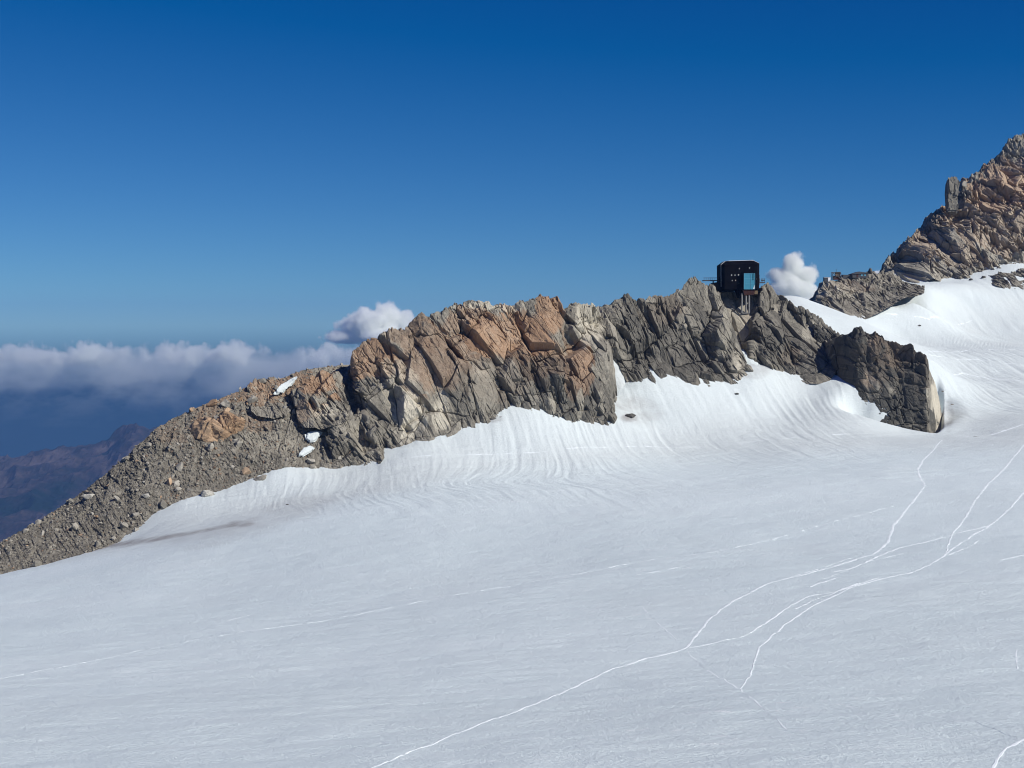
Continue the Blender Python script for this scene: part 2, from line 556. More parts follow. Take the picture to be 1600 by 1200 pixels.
KI = [((1549, 433, 680), (1549, 437, 674)), ((1560, 429, 682), (1560, 443, 672)), ((1575, 424, 684), (1572, 447, 671)), ((1600, 421, 686), (1600, 447, 671)), ((1640, 416, 690), (1640, 450, 670)), ((1690, 418, 692), (1690, 440, 676))]

# ------------------------------------------------------------------ glacier: one height field
pts = [(-300, 1200, 122), (0, 1200, 119), (400, 1200, 113), (800, 1200, 108), (1200, 1200, 104), (1600, 1200, 101), (1900, 1200, 100),
       (0, 1050, 183), (400, 1050, 171), (800, 1050, 160), (1200, 1050, 152), (1600, 1050, 146), (-300, 1050, 190), (1900, 1050, 143),
       (0, 950, 268), (400, 950, 235), (800, 950, 208), (1200, 950, 194), (1600, 950, 184), (1900, 950, 180), (-300, 960, 290),
       (0, 905, 335), (200, 870, 330), (400, 850, 310), (800, 850, 280), (1200, 850, 255), (1600, 850, 240), (1900, 850, 232),
       (380, 817, 343), (600, 780, 345), (800, 760, 355), (1200, 760, 330), (1600, 760, 312), (1900, 760, 300),
       (600, 725, 398), (800, 710, 400), (1000, 699, 412), (1200, 691, 410), (1400, 683, 412), (1480, 684, 412), (1540, 683, 412), (1600, 684, 395), (1800, 690, 370),
       (400, 792, 370), (430, 762, 384), (300, 803, 371), (230, 842, 357),
       (700, 690, 409), (850, 668, 413), (1000, 650, 437), (1100, 650, 436), (1200, 645, 441), (1250, 620, 452), (1285, 620, 449), (1308, 588, 460), (1332, 614, 443), (1362, 648, 432), (1392, 673, 424), (1420, 682, 420), (1450, 684, 418),
       (1500, 660, 440), (1500, 620, 478), (1600, 650, 435), (1600, 600, 495), (1480, 585, 508), (1550, 562, 538), (1600, 542, 568), (1800, 650, 430), (1800, 560, 540),
       (1440, 551, 496), (1390, 531, 508), (1330, 498, 527), (1280, 479, 538), (1225, 459, 546),
       (1400, 527, 590), (1420, 503, 622), (1500, 516, 612), (1600, 507, 625), (1500, 472, 650), (1600, 462, 662), (1460, 445, 676), (1550, 422, 690), (1620, 412, 698), (1750, 405, 704), (1750, 480, 650), (1850, 600, 490),
       (1330, 491, 597), (1290, 482, 601), (1450, 452, 640), (1462, 446, 658), (1480, 441, 662), (1500, 452, 652), (1445, 476, 628), (1472, 490, 630), (1400, 485, 610), (990, 570, 456)]
CT = [W(*p) for p in pts]
for KK in (KA, KB[1:], KC[1:], KE):
    for a, b in KK:
        CT.append(W(*b))
    for a, b in KK[::2]:
        q = W(*a)
        if KK is KE:
            CT.append(q + np.array([0, 9, -6]))
        else:
            CT.append(q + np.array([0, 30, -28]))
            CT.append(q + np.array([0, 130, -75]))
for k_, (a, b) in enumerate(KG[1:]):
    CT.append(W(*b) + np.array([0, 2, -.3]))
    if k_ % 3 == 1: CT.append(W(*b) + np.array([0, 60, 0]))
for a, b in KH[1::2]:
    CT.append(W(*b) + np.array([0, 1, -.2]))
for u in (-500, -200, 200, 600, 1000):
    CT.append(W(u, 600, 900) * np.array([1, 1, 0]) + np.array([0, 0, -330 + .12 * u]))
CT += [np.array([x, 40.0, -34 + x * .03]) for x in (-80, -30, 0, 40, 80)]
CT = np.array(CT)


def tps_fit(X, z, lam):
    n = len(X)
    d = np.linalg.norm(X[:, None] - X[None], axis=-1)
    K = d * d * np.log(d + 1e-6)
    K += lam * np.eye(n)
    Pm = np.c_[np.ones(n), X]
    A = np.zeros((n + 3, n + 3))
    A[:n, :n] = K
    A[:n, n:] = Pm
    A[n:, :n] = Pm.T
    return np.linalg.solve(A, np.r_[z, 0, 0, 0])


TX = CT[:, :2] / 100
TW = tps_fit(TX, CT[:, 2], .004)


def tps(xy):
    xy = np.asarray(xy, float) / 100
    out = np.empty(len(xy))
    for a in range(0, len(xy), 60000):
        q = xy[a:a + 60000]
        d = np.sqrt(((q[:, None] - TX[None]) ** 2).sum(-1))
        out[a:a + 60000] = (d * d * np.log(d + 1e-6)) @ TW[:-3] + TW[-3] + q @ TW[-2:]
    return out


# coarse table of the height field, bilinear look-ups from it
GX0, GX1, GY0, GY1, GST = -330, 420, 20, 960, 2.5
gx = np.arange(GX0, GX1 + GST, GST)
gy = np.arange(GY0, GY1 + GST, GST)
TAB = tps(np.stack(np.meshgrid(gx, gy, indexing='xy'), -1).reshape(-1, 2)).reshape(len(gy), len(gx))


def lookup(x, y):
    fx = np.clip((x - GX0) / GST, 0, len(gx) - 1.001)
    fy = np.clip((y - GY0) / GST, 0, len(gy) - 1.001)
    ix, iy = fx.astype(int), fy.astype(int)
    tx, ty = fx - ix, fy - iy
    return (TAB[iy, ix] * (1 - tx) + TAB[iy, ix + 1] * tx) * (1 - ty) + (TAB[iy + 1, ix] * (1 - tx) + TAB[iy + 1, ix + 1] * tx) * ty


FB = np.array([W(*b) for a, b in KF[3:]])[:, :2]


def seg_dist(x, y, L):
    best = np.full(x.shape, 1e9)
    for a, b in zip(L[:-1], L[1:]):
        ab = b - a
        t = np.clip(((x - a[0]) * ab[0] + (y - a[1]) * ab[1]) / (ab @ ab + 1e-9), 0, 1)
        best = np.minimum(best, np.hypot(x - a[0] - t * ab[0], y - a[1] - t * ab[1]))
    return best


def ground(x, y, detail=True):
    x, y = np.asarray(x, float), np.asarray(y, float)
    z = lookup(x, y)
    m = (x > 60) & (x < 190) & (y > 400) & (y < 510)
    if m.any():
        dd = seg_dist(x[m], y[m], FB)
        zz = z[m]
        rs = sm(x[m] / y[m], .302, .308)
        zz = zz - (11 - 8 * rs) * np.exp(-(dd / (5.6 - 1.6 * rs)) ** 2)
        z = z.copy()
        z[m] = zz
    if detail:
        P = np.stack([x, y, 0 * x], -1)
        z = z + .35 * fbm(P / 28, 3, 201) + .10 * fbm(P * np.array([.25, .8, 1]) / 1.4, 3, 205)
        u, v = PX(np.stack([x, y, z], -1))
        # melt flutes running down the banks under the rocks
        mk = sm(v, 560, 590) * (1 - sm(v, 690, 745 + (900 - np.clip(u, 300, 900)) * .06)) * sm(u, 560, 660) * (1 - sm(u, 1330, 1400))
        mk = np.maximum(mk, sm(v, 715, 735) * (1 - sm(v, 780, 815)) * (1 - sm(u, 560, 640)) * sm(u, 200, 280) * .7)
        mk = np.maximum(mk, sm(u, 1330, 1450) * (1 - sm(v, 655, 680)) * sm(y, 430, 470) * 1.3)
        mk = np.maximum(mk, sm(v, 690, 715) * (1 - sm(v, 760, 830)) * sm(u, 540, 620) * (1 - sm(u, 900, 1200)) * .8)
        wx = x + 6 * fbm(P / 45, 2, 211) + .22 * (y - 440)
        fl = fbm(np.stack([wx / 2.6, y / 26, 0 * x], -1), 3, 214)
        fl = 1 - 2 * np.abs(fl)
        z = z + mk * .11 * fl
    return z


cols = np.concatenate([np.linspace(-.62, -.385, 60, endpoint=False), np.linspace(-.385, .385, 1300), np.linspace(.385, .62, 60)[1:]])
rows = np.concatenate([np.geomspace(32, 330, 520, endpoint=False), np.linspace(330, 560, 420, endpoint=False), np.linspace(560, 900, 160)])
YY, AA = np.meshgrid(rows, cols, indexing='ij')
XX = AA * YY
ZZ = ground(XX.ravel(), YY.ravel()).reshape(XX.shape)
GP = np.stack([XX, YY, ZZ], -1).reshape(-1, 3)
u, v = PX(GP)
u0, v0 = u, v
Tg = np.zeros((len(GP), 4))
nz = fbm(GP * np.array([.06, .06, 0]), 4, 220)
# old grey melt snow on the flat glacier, cleaner on the banks
thr = np.interp(u, [-200, 0, 190, 380, 470, 560, 800, 1400], [915, 882, 848, 816, 785, 752, 702, 672])
old = sm(v, thr, thr + np.interp(u, [0, 380, 560, 900], [24, 24, 46, 56]))
old = np.maximum(old, .22)
Tg[:, 1] = np.clip(old + .12 * nz, 0, 1)


def blob(pu, pv, ru, rv, val, rot=0):
    ca, sa = math.cos(rot), math.sin(rot)
    du, dv = u0 - pu, v0 - pv
    a = (du * ca + dv * sa) / ru
    b = (-du * sa + dv * ca) / rv
    return val * (1 - sm(a * a + b * b + nz * .8, .1, 1.2))


Tg[:, 0] = np.maximum(Tg[:, 0], (1 - sm(np.abs(v - thr - 2 - 3 * nz), 1.0, 5.5)) * sm(u, -60, 160) * (1 - sm(u, 360, 420)) * .75)
for args in ((375, 818, 22, 5, .55, 0), (330, 838, 110, 14, .2, -.15), (1000, 640, 55, 24, .42, .3), (985, 652, 16, 8, .8, 0),
             (1482, 640, 9, 45, .4, 0), (1170, 580, 30, 12, .35, 0), (770, 655, 14, 5, .4, 0), (470, 790, 60, 22, .14, -.3)):
    Tg[:, 0] = np.maximum(Tg[:, 0], blob(*args))
o = mesh_np('glacier', GP, grid_faces(len(rows), len(cols)), M_snow, True, {'tint': Tg})
o['kind'] = 'structure'

# ------------------------------------------------------------------ rocks
small = ((4.0, .6), (1.7, .3), (.8, .16), (.45, .08))
oA, PA, NA, GA = curtain('scree_slope', KA, 1150, 190, seed=3, sizes=small, macro=1.2, lean=0, stretch=1, crack=.25, jumble=1.5, jag=.35, foot=4, back=60, drop=55,
                         tint=([(480, 605, 60, 26, .9), (400, 615, 60, 20, .7), (330, 650, 40, 30, .5), (400, 655, 40, 22, .45), (270, 680, 40, 20, .3)],
                               [(540, 600, 40, 40, .3), (420, 690, 60, 20, .35)], [(150, 800, 900, 400, .3)]))
oA2, PA2, NA2, _ = curtain('rock_outcrop', [((452, 612, 419), (462, 652, 412)), ((468, 598, 421), (472, 656, 411)), ((485, 587, 423), (490, 658, 410)), ((505, 583, 425), (510, 658, 410)), ((525, 586, 426), (530, 655, 410)), ((540, 600, 426), (545, 645, 411))],
        260, 150, nB=14, back=10, drop=8, wl=5, wr=5, foot=3, seed=21, sizes=((7, 2.0), (3, 1.0), (1.3, .35), (.6, .12)), macro=1,
        tint=([(495, 605, 42, 34, 1.0), (470, 640, 30, 20, .4)], [(515, 645, 30, 12, .5)], []))
curtain('rock_outcrop', [((500, 690, 409), (502, 728, 400)), ((512, 676, 410), (508, 737, 399)), ((530, 655, 411), (520, 739, 399)), ((550, 645, 413), (545, 738, 399)), ((566, 650, 413), (565, 736, 399)), ((580, 662, 413), (586, 724, 400)), ((592, 688, 411), (598, 706, 402))],
        280, 210, nB=14, back=10, drop=8, wl=4, wr=4, foot=4, seed=23, sizes=((8, 2.2), (3.4, 1.1), (1.5, .4), (.7, .12)), macro=1,
        tint=([], [(570, 690, 18, 40, .35)], [(545, 705, 40, 25, .45)]))
curtain('rock_outcrop', [((362, 672, 412), (366, 690, 408)), ((378, 656, 416), (375, 700, 406)), ((405, 645, 419), (402, 704, 405)), ((435, 650, 420), (435, 706, 405)), ((462, 664, 419), (465, 706, 405)), ((482, 682, 416), (484, 700, 408))],
        300, 120, nB=12, back=9, drop=7, wl=4, wr=4, foot=3, seed=25, sizes=((7, 1.6), (3.0, .8), (1.3, .35), (.6, .12)), macro=.8,
        tint=([(395, 660, 38, 18, .8)], [(430, 690, 50, 15, .5)], []))
curtain('rock_outcrop', [((385, 612, 423), (388, 630, 416)), ((398, 598, 426), (400, 640, 415)), ((420, 591, 428), (425, 645, 414)), ((440, 596, 428), (446, 642, 415)), ((452, 610, 427), (455, 630, 418))],
        200, 110, nB=12, back=9, drop=7, wl=4, wr=4, foot=3, seed=27, sizes=((6, 1.6), (2.6, .8), (1.2, .35), (.6, .12)), macro=.8,
        tint=([(410, 612, 40, 22, .85)], [], []))

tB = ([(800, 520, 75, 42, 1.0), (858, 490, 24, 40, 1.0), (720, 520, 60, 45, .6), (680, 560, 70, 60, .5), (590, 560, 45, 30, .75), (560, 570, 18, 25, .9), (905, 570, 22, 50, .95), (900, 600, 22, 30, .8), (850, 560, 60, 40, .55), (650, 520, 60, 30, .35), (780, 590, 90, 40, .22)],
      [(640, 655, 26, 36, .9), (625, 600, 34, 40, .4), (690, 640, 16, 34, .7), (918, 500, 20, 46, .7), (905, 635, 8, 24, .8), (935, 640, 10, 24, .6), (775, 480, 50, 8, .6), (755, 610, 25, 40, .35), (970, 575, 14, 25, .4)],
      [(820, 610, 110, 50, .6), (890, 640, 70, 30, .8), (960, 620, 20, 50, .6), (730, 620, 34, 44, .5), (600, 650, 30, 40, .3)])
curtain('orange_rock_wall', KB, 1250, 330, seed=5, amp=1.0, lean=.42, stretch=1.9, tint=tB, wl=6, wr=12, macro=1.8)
tC = ([(1040, 480, 40, 30, .2)], [(1075, 500, 10, 40, .3), (1130, 520, 12, 50, .55), (1150, 570, 10, 30, .6), (955, 490, 16, 30, .4), (1085, 445, 16, 14, .3)],
      [(1000, 560, 70, 60, .85), (1060, 540, 70, 60, .8), (1120, 560, 40, 60, .7), (1000, 500, 60, 50, .6), (1090, 480, 60, 50, .4)])
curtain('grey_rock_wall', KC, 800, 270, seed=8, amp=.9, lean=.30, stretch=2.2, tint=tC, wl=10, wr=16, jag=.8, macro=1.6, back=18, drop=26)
tD = ([(1180, 510, 30, 30, .3), (1187, 490, 10, 14, .8)], [(1165, 525, 60, 60, .45)], [])
curtain('gully_rock_wall', KD, 420, 260, seed=11, amp=.32, lean=.1, stretch=1.6, tint=tD, macro=1.5, jag=.5, back=30, drop=14)
tE = ([(1230, 560, 25, 16, .25)], [(1260, 540, 8, 40, .5), (1290, 550, 10, 25, .3)], [(1215, 545, 45, 50, .75), (1250, 560, 50, 40, .65), (1305, 540, 16, 40, .8), (1230, 490, 60, 40, .4)])
fw = lambda p, q: (p[0], p[1], p[2] - 5.5 * float(sm(q, 1215, 1285)))
KE = [(fw(a, b[0]), fw(b, b[0])) for a, b in KE]
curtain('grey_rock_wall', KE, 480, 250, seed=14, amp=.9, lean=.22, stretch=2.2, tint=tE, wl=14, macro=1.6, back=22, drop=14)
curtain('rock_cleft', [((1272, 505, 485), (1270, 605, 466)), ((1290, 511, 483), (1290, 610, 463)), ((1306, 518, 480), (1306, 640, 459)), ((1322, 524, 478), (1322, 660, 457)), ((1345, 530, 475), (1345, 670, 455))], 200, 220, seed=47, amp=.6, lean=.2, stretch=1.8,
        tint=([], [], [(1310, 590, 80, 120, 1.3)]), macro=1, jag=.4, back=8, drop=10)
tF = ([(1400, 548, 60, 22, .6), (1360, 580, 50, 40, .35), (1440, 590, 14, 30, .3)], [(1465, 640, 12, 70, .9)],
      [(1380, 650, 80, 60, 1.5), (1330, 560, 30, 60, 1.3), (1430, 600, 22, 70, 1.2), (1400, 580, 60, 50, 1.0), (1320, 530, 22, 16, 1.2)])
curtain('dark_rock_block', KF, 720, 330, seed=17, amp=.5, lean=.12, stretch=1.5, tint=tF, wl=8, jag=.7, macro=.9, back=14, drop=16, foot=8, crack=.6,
        sizes=((11, 2.0), (5, 1.1), (2.2, .45), (1.0, .15)), ampf=lambda uu, vv: 1 - .88 * sm(uu, 1448, 1453))
tG = ([(1560, 290, 60, 40, 1.4), (1530, 320, 60, 40, .45), (1590, 330, 40, 40, .5), (1430, 385, 40, 30, .6), (1480, 350, 50, 40, .6), (1540, 350, 90, 50, .55), (1500, 400, 60, 20, .35)], [(1580, 240, 60, 30, .4), (1500, 360, 170, 130, .32)], [])
curtain('rocky_peak', KG, 1000, 520, seed=31, amp=.72, lean=-.5, stretch=1.3, tint=tG, jumble=.9, twist=.06, jag=2.2, macro=3, back=70, drop=60, foot=9, crack=1.1,
        sizes=((16, 4.2), (6, 4.0), (2.6, 2.0), (1.25, .9)))
curtain('rocky_knoll', KH, 480, 150, seed=35, amp=.8, jumble=.9, lean=-.2, stretch=1.0, macro=1.2, back=22, drop=8, foot=6, wl=10,
        sizes=((6, 1.5), (2.8, 1.0), (1.3, .4), (.7, .15)), tint=([(1330, 450, 40, 10, .25)], [(1310, 455, 40, 14, .4)], [(1400, 455, 50, 12, .3)]))
curtain('rock_outcrop', KI, 260, 70, nB=14, seed=37, amp=.9, lean=.1, stretch=1.1, macro=.8, back=14, drop=10, foot=4, wl=5,
        sizes=((5, 1.6), (2.4, .9), (1.2, .3), (.7, .1)))

# ------------------------------------------------------------------ snow caught in the rocks
def snow_patch(name, keys, out=.8, seed=1, dirt=0, bow=0):
    nS, nT = 90, 50
    K = np.array([[*a, *b] for a, b in keys], float)
    s = np.linspace(0, len(K) - 1, nS)
    k = [np.interp(s, np.arange(len(K)), K[:, j]) for j in range(6)]
    Cr, Ba = W(*k[:3]), W(*k[3:])
    t = np.linspace(0, 1, nT)[:, None, None]
    G = Ba[None] * (1 - t) + Cr[None] * t
    e = np.minimum(np.minimum(np.linspace(0, 1, nS)[None, :], 1 - np.linspace(0, 1, nS)[None, :]) * 6, np.minimum(t[:, :, 0], 1 - t[:, :, 0]) * 6)
    e = e + .95 * fbm(G.reshape(-1, 3) / 1.5, 4, seed + 2).reshape(nT, nS)
    lift = out * .7 * sm(e, 0, 1.6) - out * 1.5 * (1 - sm(e, 0, .5))
    n = fbm(G.reshape(-1, 3) / 2.5, 3, seed).reshape(nT, nS)
    G = G + (lift + .35 * n * out)[..., None] * np.array([.05, -.65, .75])
    G[..., 1] -= bow * np.sin(np.pi * t[:, :, 0])
    T = np.zeros((nT * nS, 4))
    T[:, 1] = .15
    T[:, 0] = dirt
    o = mesh_np(name, G.reshape(-1, 3), grid_faces(nT, nS), M_snow, True, {'tint': T})
    o['kind'] = 'structure'
    return o


def on_surf(Pg, u, v):
    """depth of the rock grid at a picture point"""
    q = Pg.reshape(-1, 3)
    pu, pv = PX(q)
    k = np.argsort((pu - u) ** 2 + (pv - v) ** 2)[:12]
    return float(q[k, 1].min())


def patch_keys(Pg, top, bot, off=-.6):
    return [((a[0], a[1], on_surf(Pg, *a) + off), (b[0], b[1], on_surf(Pg, *b) + off)) for a, b in zip(top, bot)]  # rests on the scree


snow_patch('snow_patch', patch_keys(PA, [(428, 611), (440, 600), (452, 592), (464, 588)], [(427, 614), (442, 612), (453, 603), (465, 590)], -2.0), .45, 3, .12)
snow_patch('snow_patch', patch_keys(PA, [(476, 677), (484, 672), (496, 671), (504, 673)], [(477, 684), (484, 689), (492, 688), (503, 676)], -1.2), .4, 4, .12)
snow_patch('snow_patch', patch_keys(PA, [(468, 708), (474, 700), (484, 696), (492, 698)], [(466, 711), (474, 711), (482, 707), (490, 701)], -1.2), .4, 5, .12)
snow_patch('snow_gully', [((938, 545, 453), (945, 600, 448)), ((948, 548, 454), (957, 632, 444)), ((965, 558, 456), (972, 640, 442)), ((980, 569, 457), (988, 634, 444)), ((994, 581, 457), (1003, 612, 450)), ((1006, 594, 457), (1016, 606, 453))], .8, 7, .34)
snow_patch('snow_gully', [((1150, 548, 475), (1150, 585, 466)), ((1158, 543, 475), (1158, 592, 462)), ((1166, 545, 475), (1172, 590, 462)), ((1174, 550, 474), (1186, 582, 465)), ((1182, 562, 472), (1196, 578, 467))], 1.0, 8)

# ------------------------------------------------------------------ boulders and scree
def hull_mesh(name, seed, n=15, sub=0, flat=(1, .8, .75)):
    r = random.Random(seed)
    bm = bmesh.new()
    vs = []
    for _ in range(n):
        d = Vector((r.gauss(0, 1), r.gauss(0, 1), r.gauss(0, 1))).normalized() * r.uniform(.82, 1.0)
        vs.append(bm.verts.new((d.x * flat[0], d.y * flat[1], d.z * flat[2])))
    g = bmesh.ops.convex_hull(bm, input=vs)
    bmesh.ops.delete(bm, geom=[x for x in g['geom_interior'] if isinstance(x, bmesh.types.BMVert)], context='VERTS')
    if sub:
        bmesh.ops.bevel(bm, geom=bm.edges[:], offset=.05, segments=2, affect='EDGES')
        bmesh.ops.triangulate(bm, faces=bm.faces)
        bmesh.ops.subdivide_edges(bm, edges=bm.edges[:], cuts=sub + 3, use_grid_fill=True)
    bmesh.ops.recalc_face_normals(bm, faces=bm.faces)
    me = bpy.data.meshes.new(name)
    bm.to_mesh(me)
    bm.free()
    if sub:
        V = np.empty(len(me.vertices) * 3, np.float32)
        me.vertices.foreach_get('co', V)
        V = V.reshape(-1, 3)
        th_ = .9 + seed
        bx, _, _ = blocks(V[:, 0] * 1.5 + V[:, 1] * 1.1, V[:, 2] * 1.6 - V[:, 1] * .6, seed, .5)
        V = V * (1 + .10 * bx[:, None] + .04 * fbm(V * 2.2, 3, seed)[:, None] + .025 * fbm(V * 7, 2, seed + 3)[:, None])
        me.vertices.foreach_set('co', np.ascontiguousarray(V, np.float32).ravel())
        me.update()
    return me


HULLS = [hull_mesh('boulder', 100 + k, 13 + k % 5) for k in range(10)]
for me in HULLS: me.materials.append(M_b_grey)


def block_mesh(name, seed, jit=.24):
    r = random.Random(seed)
    bm = bmesh.new()
    for x in (-1, 1):
        for y in (-1, 1):
            for z in (-1, 1):
                bm.verts.new((x + r.uniform(-jit, jit), y + r.uniform(-jit, jit), z + r.uniform(-jit, jit)))
    bm.verts.new((r.uniform(-.5, .5), r.uniform(-.5, .5), 1.2))
    bmesh.ops.convex_hull(bm, input=bm.verts[:])
    bmesh.ops.bevel(bm, geom=bm.edges[:], offset=.2, segments=2, affect='EDGES')
    bmesh.ops.triangulate(bm, faces=bm.faces)
    bmesh.ops.subdivide_edges(bm, edges=bm.edges[:], cuts=9, use_grid_fill=True)
    bmesh.ops.recalc_face_normals(bm, faces=bm.faces)
    me = bpy.data.meshes.new(name)
    bm.to_mesh(me)
    bm.free()
    V = np.empty(len(me.vertices) * 3, np.float32)
    me.vertices.foreach_get('co', V)
    V = V.reshape(-1, 3)
    bx, _, be = blocks(V[:, 0] * 1.3 + V[:, 1] * .9, V[:, 2] * 1.1 - V[:, 1] * .4, seed, .4)
    V = V * (1 + .16 * bx[:, None] - .10 * (1 - sm(be, 0, .1))[:, None] + .03 * fbm(V * 5, 3, seed + 3)[:, None])
    me.vertices.foreach_set('co', np.ascontiguousarray(V, np.float32).ravel())
    me.update()
    return me


def boulder(u, v, d, size, label, mat, seed=1, group=None, cat='boulder', name='boulder', flat=(1, .8, .75), rot=(0, 0, 0), sink=.25, n=14, blocky=False):
    me = block_mesh(name, seed, .42) if blocky else hull_mesh(name, seed, n, 2, flat)
    me.materials.append(mat)
    o = bpy.data.objects.new(name, me)
    C.objects.link(o)
    p = W(u, v, d)
    o.location = p
    o.scale = (size, size, size)
    o.rotation_euler = rot
    return tag(o, label, cat, group)


def surf_boulder(Pg, u, v, size_px, *a, dz=-.3, **k):
    d = on_surf(Pg, u, v)
    return boulder(u, v, d + dz, size_px * d / FPX, *a, **k)


surf_boulder(PA, 326, 676, 20, 'big rust orange angular block, largest of the loose blocks in the upper scree', M_b_orange, 5, rot=(.2, .25, .5), blocky=True)
surf_boulder(PA, 357, 667, 17, 'orange slab split from the big rust orange block, leaning on its right', M_b_orange, 8, rot=(.1, .45, .9), blocky=True)
surf_boulder(PA, 324, 775, 14.5, 'smooth pale grey rounded boulder standing where scree meets the snow', M_b_pale, 11, flat=(.95, .9, .85), n=26)
surf_boulder(PA, 139, 776, 11, 'broad pale flat boulder low on the open scree slope', M_b_pale, 12, flat=(1.1, .9, .75))
surf_boulder(PA, 228, 775, 7, 'small rounded grey boulder alone on the fine lower scree', M_b_pale, 13, n=24)
surf_boulder(PA, 407, 750, 16, 'low tan slab lying on the edge of scree and snow', M_b_grey, 14, flat=(1.1, .8, .55), rot=(0, -.35, 0))
surf_boulder(PA, 331, 631, 12, 'rust brown boulder on the scree skyline', M_b_orange, 15, flat=(1.1, .8, .7), rot=(0, -.3, 0))
surf_boulder(PA, 352, 632, 11, 'tan block on the skyline just right of the rust brown boulder', M_b_grey, 16, flat=(1, .8, .85))
gp = lambda u, v, d: d


def ray_ground(u, v):
    d = np.linspace(60, 800, 6000)
    Pq = W(np.full_like(d, u), np.full_like(d, v), d)
    h = ground(Pq[:, 0], Pq[:, 1], False)
    k = np.argmax(Pq[:, 2] < h)
    return float(d[k]) if k else 400.0


def snow_rock(u, v, s, label, mat, seed, flat=(1.2, .9, .6), **k):
    d = ray_ground(u, v)
    return boulder(u, v - s * .15, d, s * d / FPX, label, mat, seed, flat=flat, name='rock', cat='rock', **k)


snow_rock(450, 790, 4.6, 'small dark rock lying alone on the snow below the scree', M_b_dark, 41)
snow_rock(769, 655, 6.5, 'flat dark rock on the snow at the foot of the orange wall', M_b_dark, 42, (1.4, .8, .45))
snow_rock(782, 652, 2.5, 'tiny dark stone beside the flat dark rock under the orange wall', M_b_dark, 43)
snow_rock(985, 651, 9, 'dark wet rubble block beside the dirty snow cone right of the orange wall', M_b_dark, 44, (1.3, .9, .6))
snow_rock(1151, 616, 4.0, 'small dark rock on the fluted bank under the hut wall', M_b_dark, 45, (1.4, .8, .5))
snow_rock(1474, 612, 3.2, 'grey stone at the top of the icy scoop beside the dark rock block', M_b_grey, 46)
snow_rock(1489, 633, 4.0, 'grey stone stuck in the right wall of the icy scoop', M_b_grey, 47)
snow_rock(1437, 509, 2.6, 'tiny dark stone on the snow rim of the high snow basin', M_b_dark, 48)
snow_rock(1537, 434, 4.2, 'dark rock pair half sunk in snow beneath the peak', M_b_dark, 49)
snow_rock(1517, 437, 3.2, 'little dark rock left of the sunken pair beneath the peak', M_b_dark, 50)
snow_rock(1525, 684, 4.0, 'tilted ice block on the rim of the glacier edge', M_b_pale, 51, (1.8, .8, .4))

# the standing pillar on the left edge of the peak
pl = bpy.data.objects.new('rock_pinnacle', None)
C.objects.link(pl)
pl.location = W(1487, 328, 733)
tag(pl, 'upright block pinnacle standing free on the left skyline of the peak', 'rock')
sc = 741 / FPX
for (dx, z0, z1, wd, sd_) in ((-1, -4, 24, 7.5, 61), (0, 20, 46, 8.2, 62)):
    me = block_mesh('pillar_block', sd_)
    me.materials.append(M_b_grey)
    b = bpy.data.objects.new('pillar_block', me)
    C.objects.link(b)
    b.parent = pl
    b.location = (dx * sc, 0, (z0 + z1) / 2 * sc)
    b.scale = (wd * sc, wd * sc, (z1 - z0) / 2 * sc * 1.08)
for (uu, vv, s, sd_, lb) in ((1508, 287, 7, 63, 'squat block perched just right of the free standing pinnacle'), (1517, 283, 6.5, 64, 'rounded block second to the right of the free standing pinnacle'), (1478, 325, 8, 65, 'orange block below the foot of the free standing pinnacle')):
    boulder(uu, vv, 742, s * sc, lb, M_b_orange if 'orange' in lb else M_b_grey, sd_)

# countable boulders on the scree, then the finer rubble as one mass
Ps, Ns = PA, NA
nr, ncs = Ps.shape[:2]
pu, pv = PX(Ps)
nfoot = 0
cand_r = rng.integers(14, nr - 34, 60000)
cand_c = rng.integers(0, ncs, 60000)
uc, vc = pu[cand_r, cand_c], pv[cand_r, cand_c]
ok = (uc > -30) & (uc < 600) & (Ps[cand_r, cand_c, 2] > ground(Ps[cand_r, cand_c, 0], Ps[cand_r, cand_c, 1], False) - .3)
cand_r, cand_c = cand_r[ok], cand_c[ok]
nb = 0
LBL = 'angular grey boulder lying loose among the rubble of the scree slope'
LBO = 'rust coloured boulder lying loose among the rubble of the scree slope'
oh = [me.copy() for me in HULLS]
for me in oh:
    me.materials.clear()
    me.materials.append(M_b_orange)
for k in range(270):
    r_, c_ = cand_r[k], cand_c[k]
    p = Ps[r_, c_]
    s = .46 * (1 - rng.random()) ** -.45
    s = min(s, 1.9)
    org = rng.random() < (.18 if pu[r_, c_] > 260 else .05)
    o = bpy.data.objects.new('scree_boulder', (oh if org else HULLS)[k % 10])
    o.location = p + np.array([0, -.1, .12]) * s
    o.scale = (s * rng.uniform(.8, 1.2), s, s * rng.uniform(.75, 1.1))
    o.rotation_euler = tuple(rng.uniform(0, 6.28, 3))
    C.objects.link(o)
    tag(o, LBO if org else LBL, 'boulder', 'rust coloured boulders on the scree slope' if org else 'grey boulders on the scree slope')

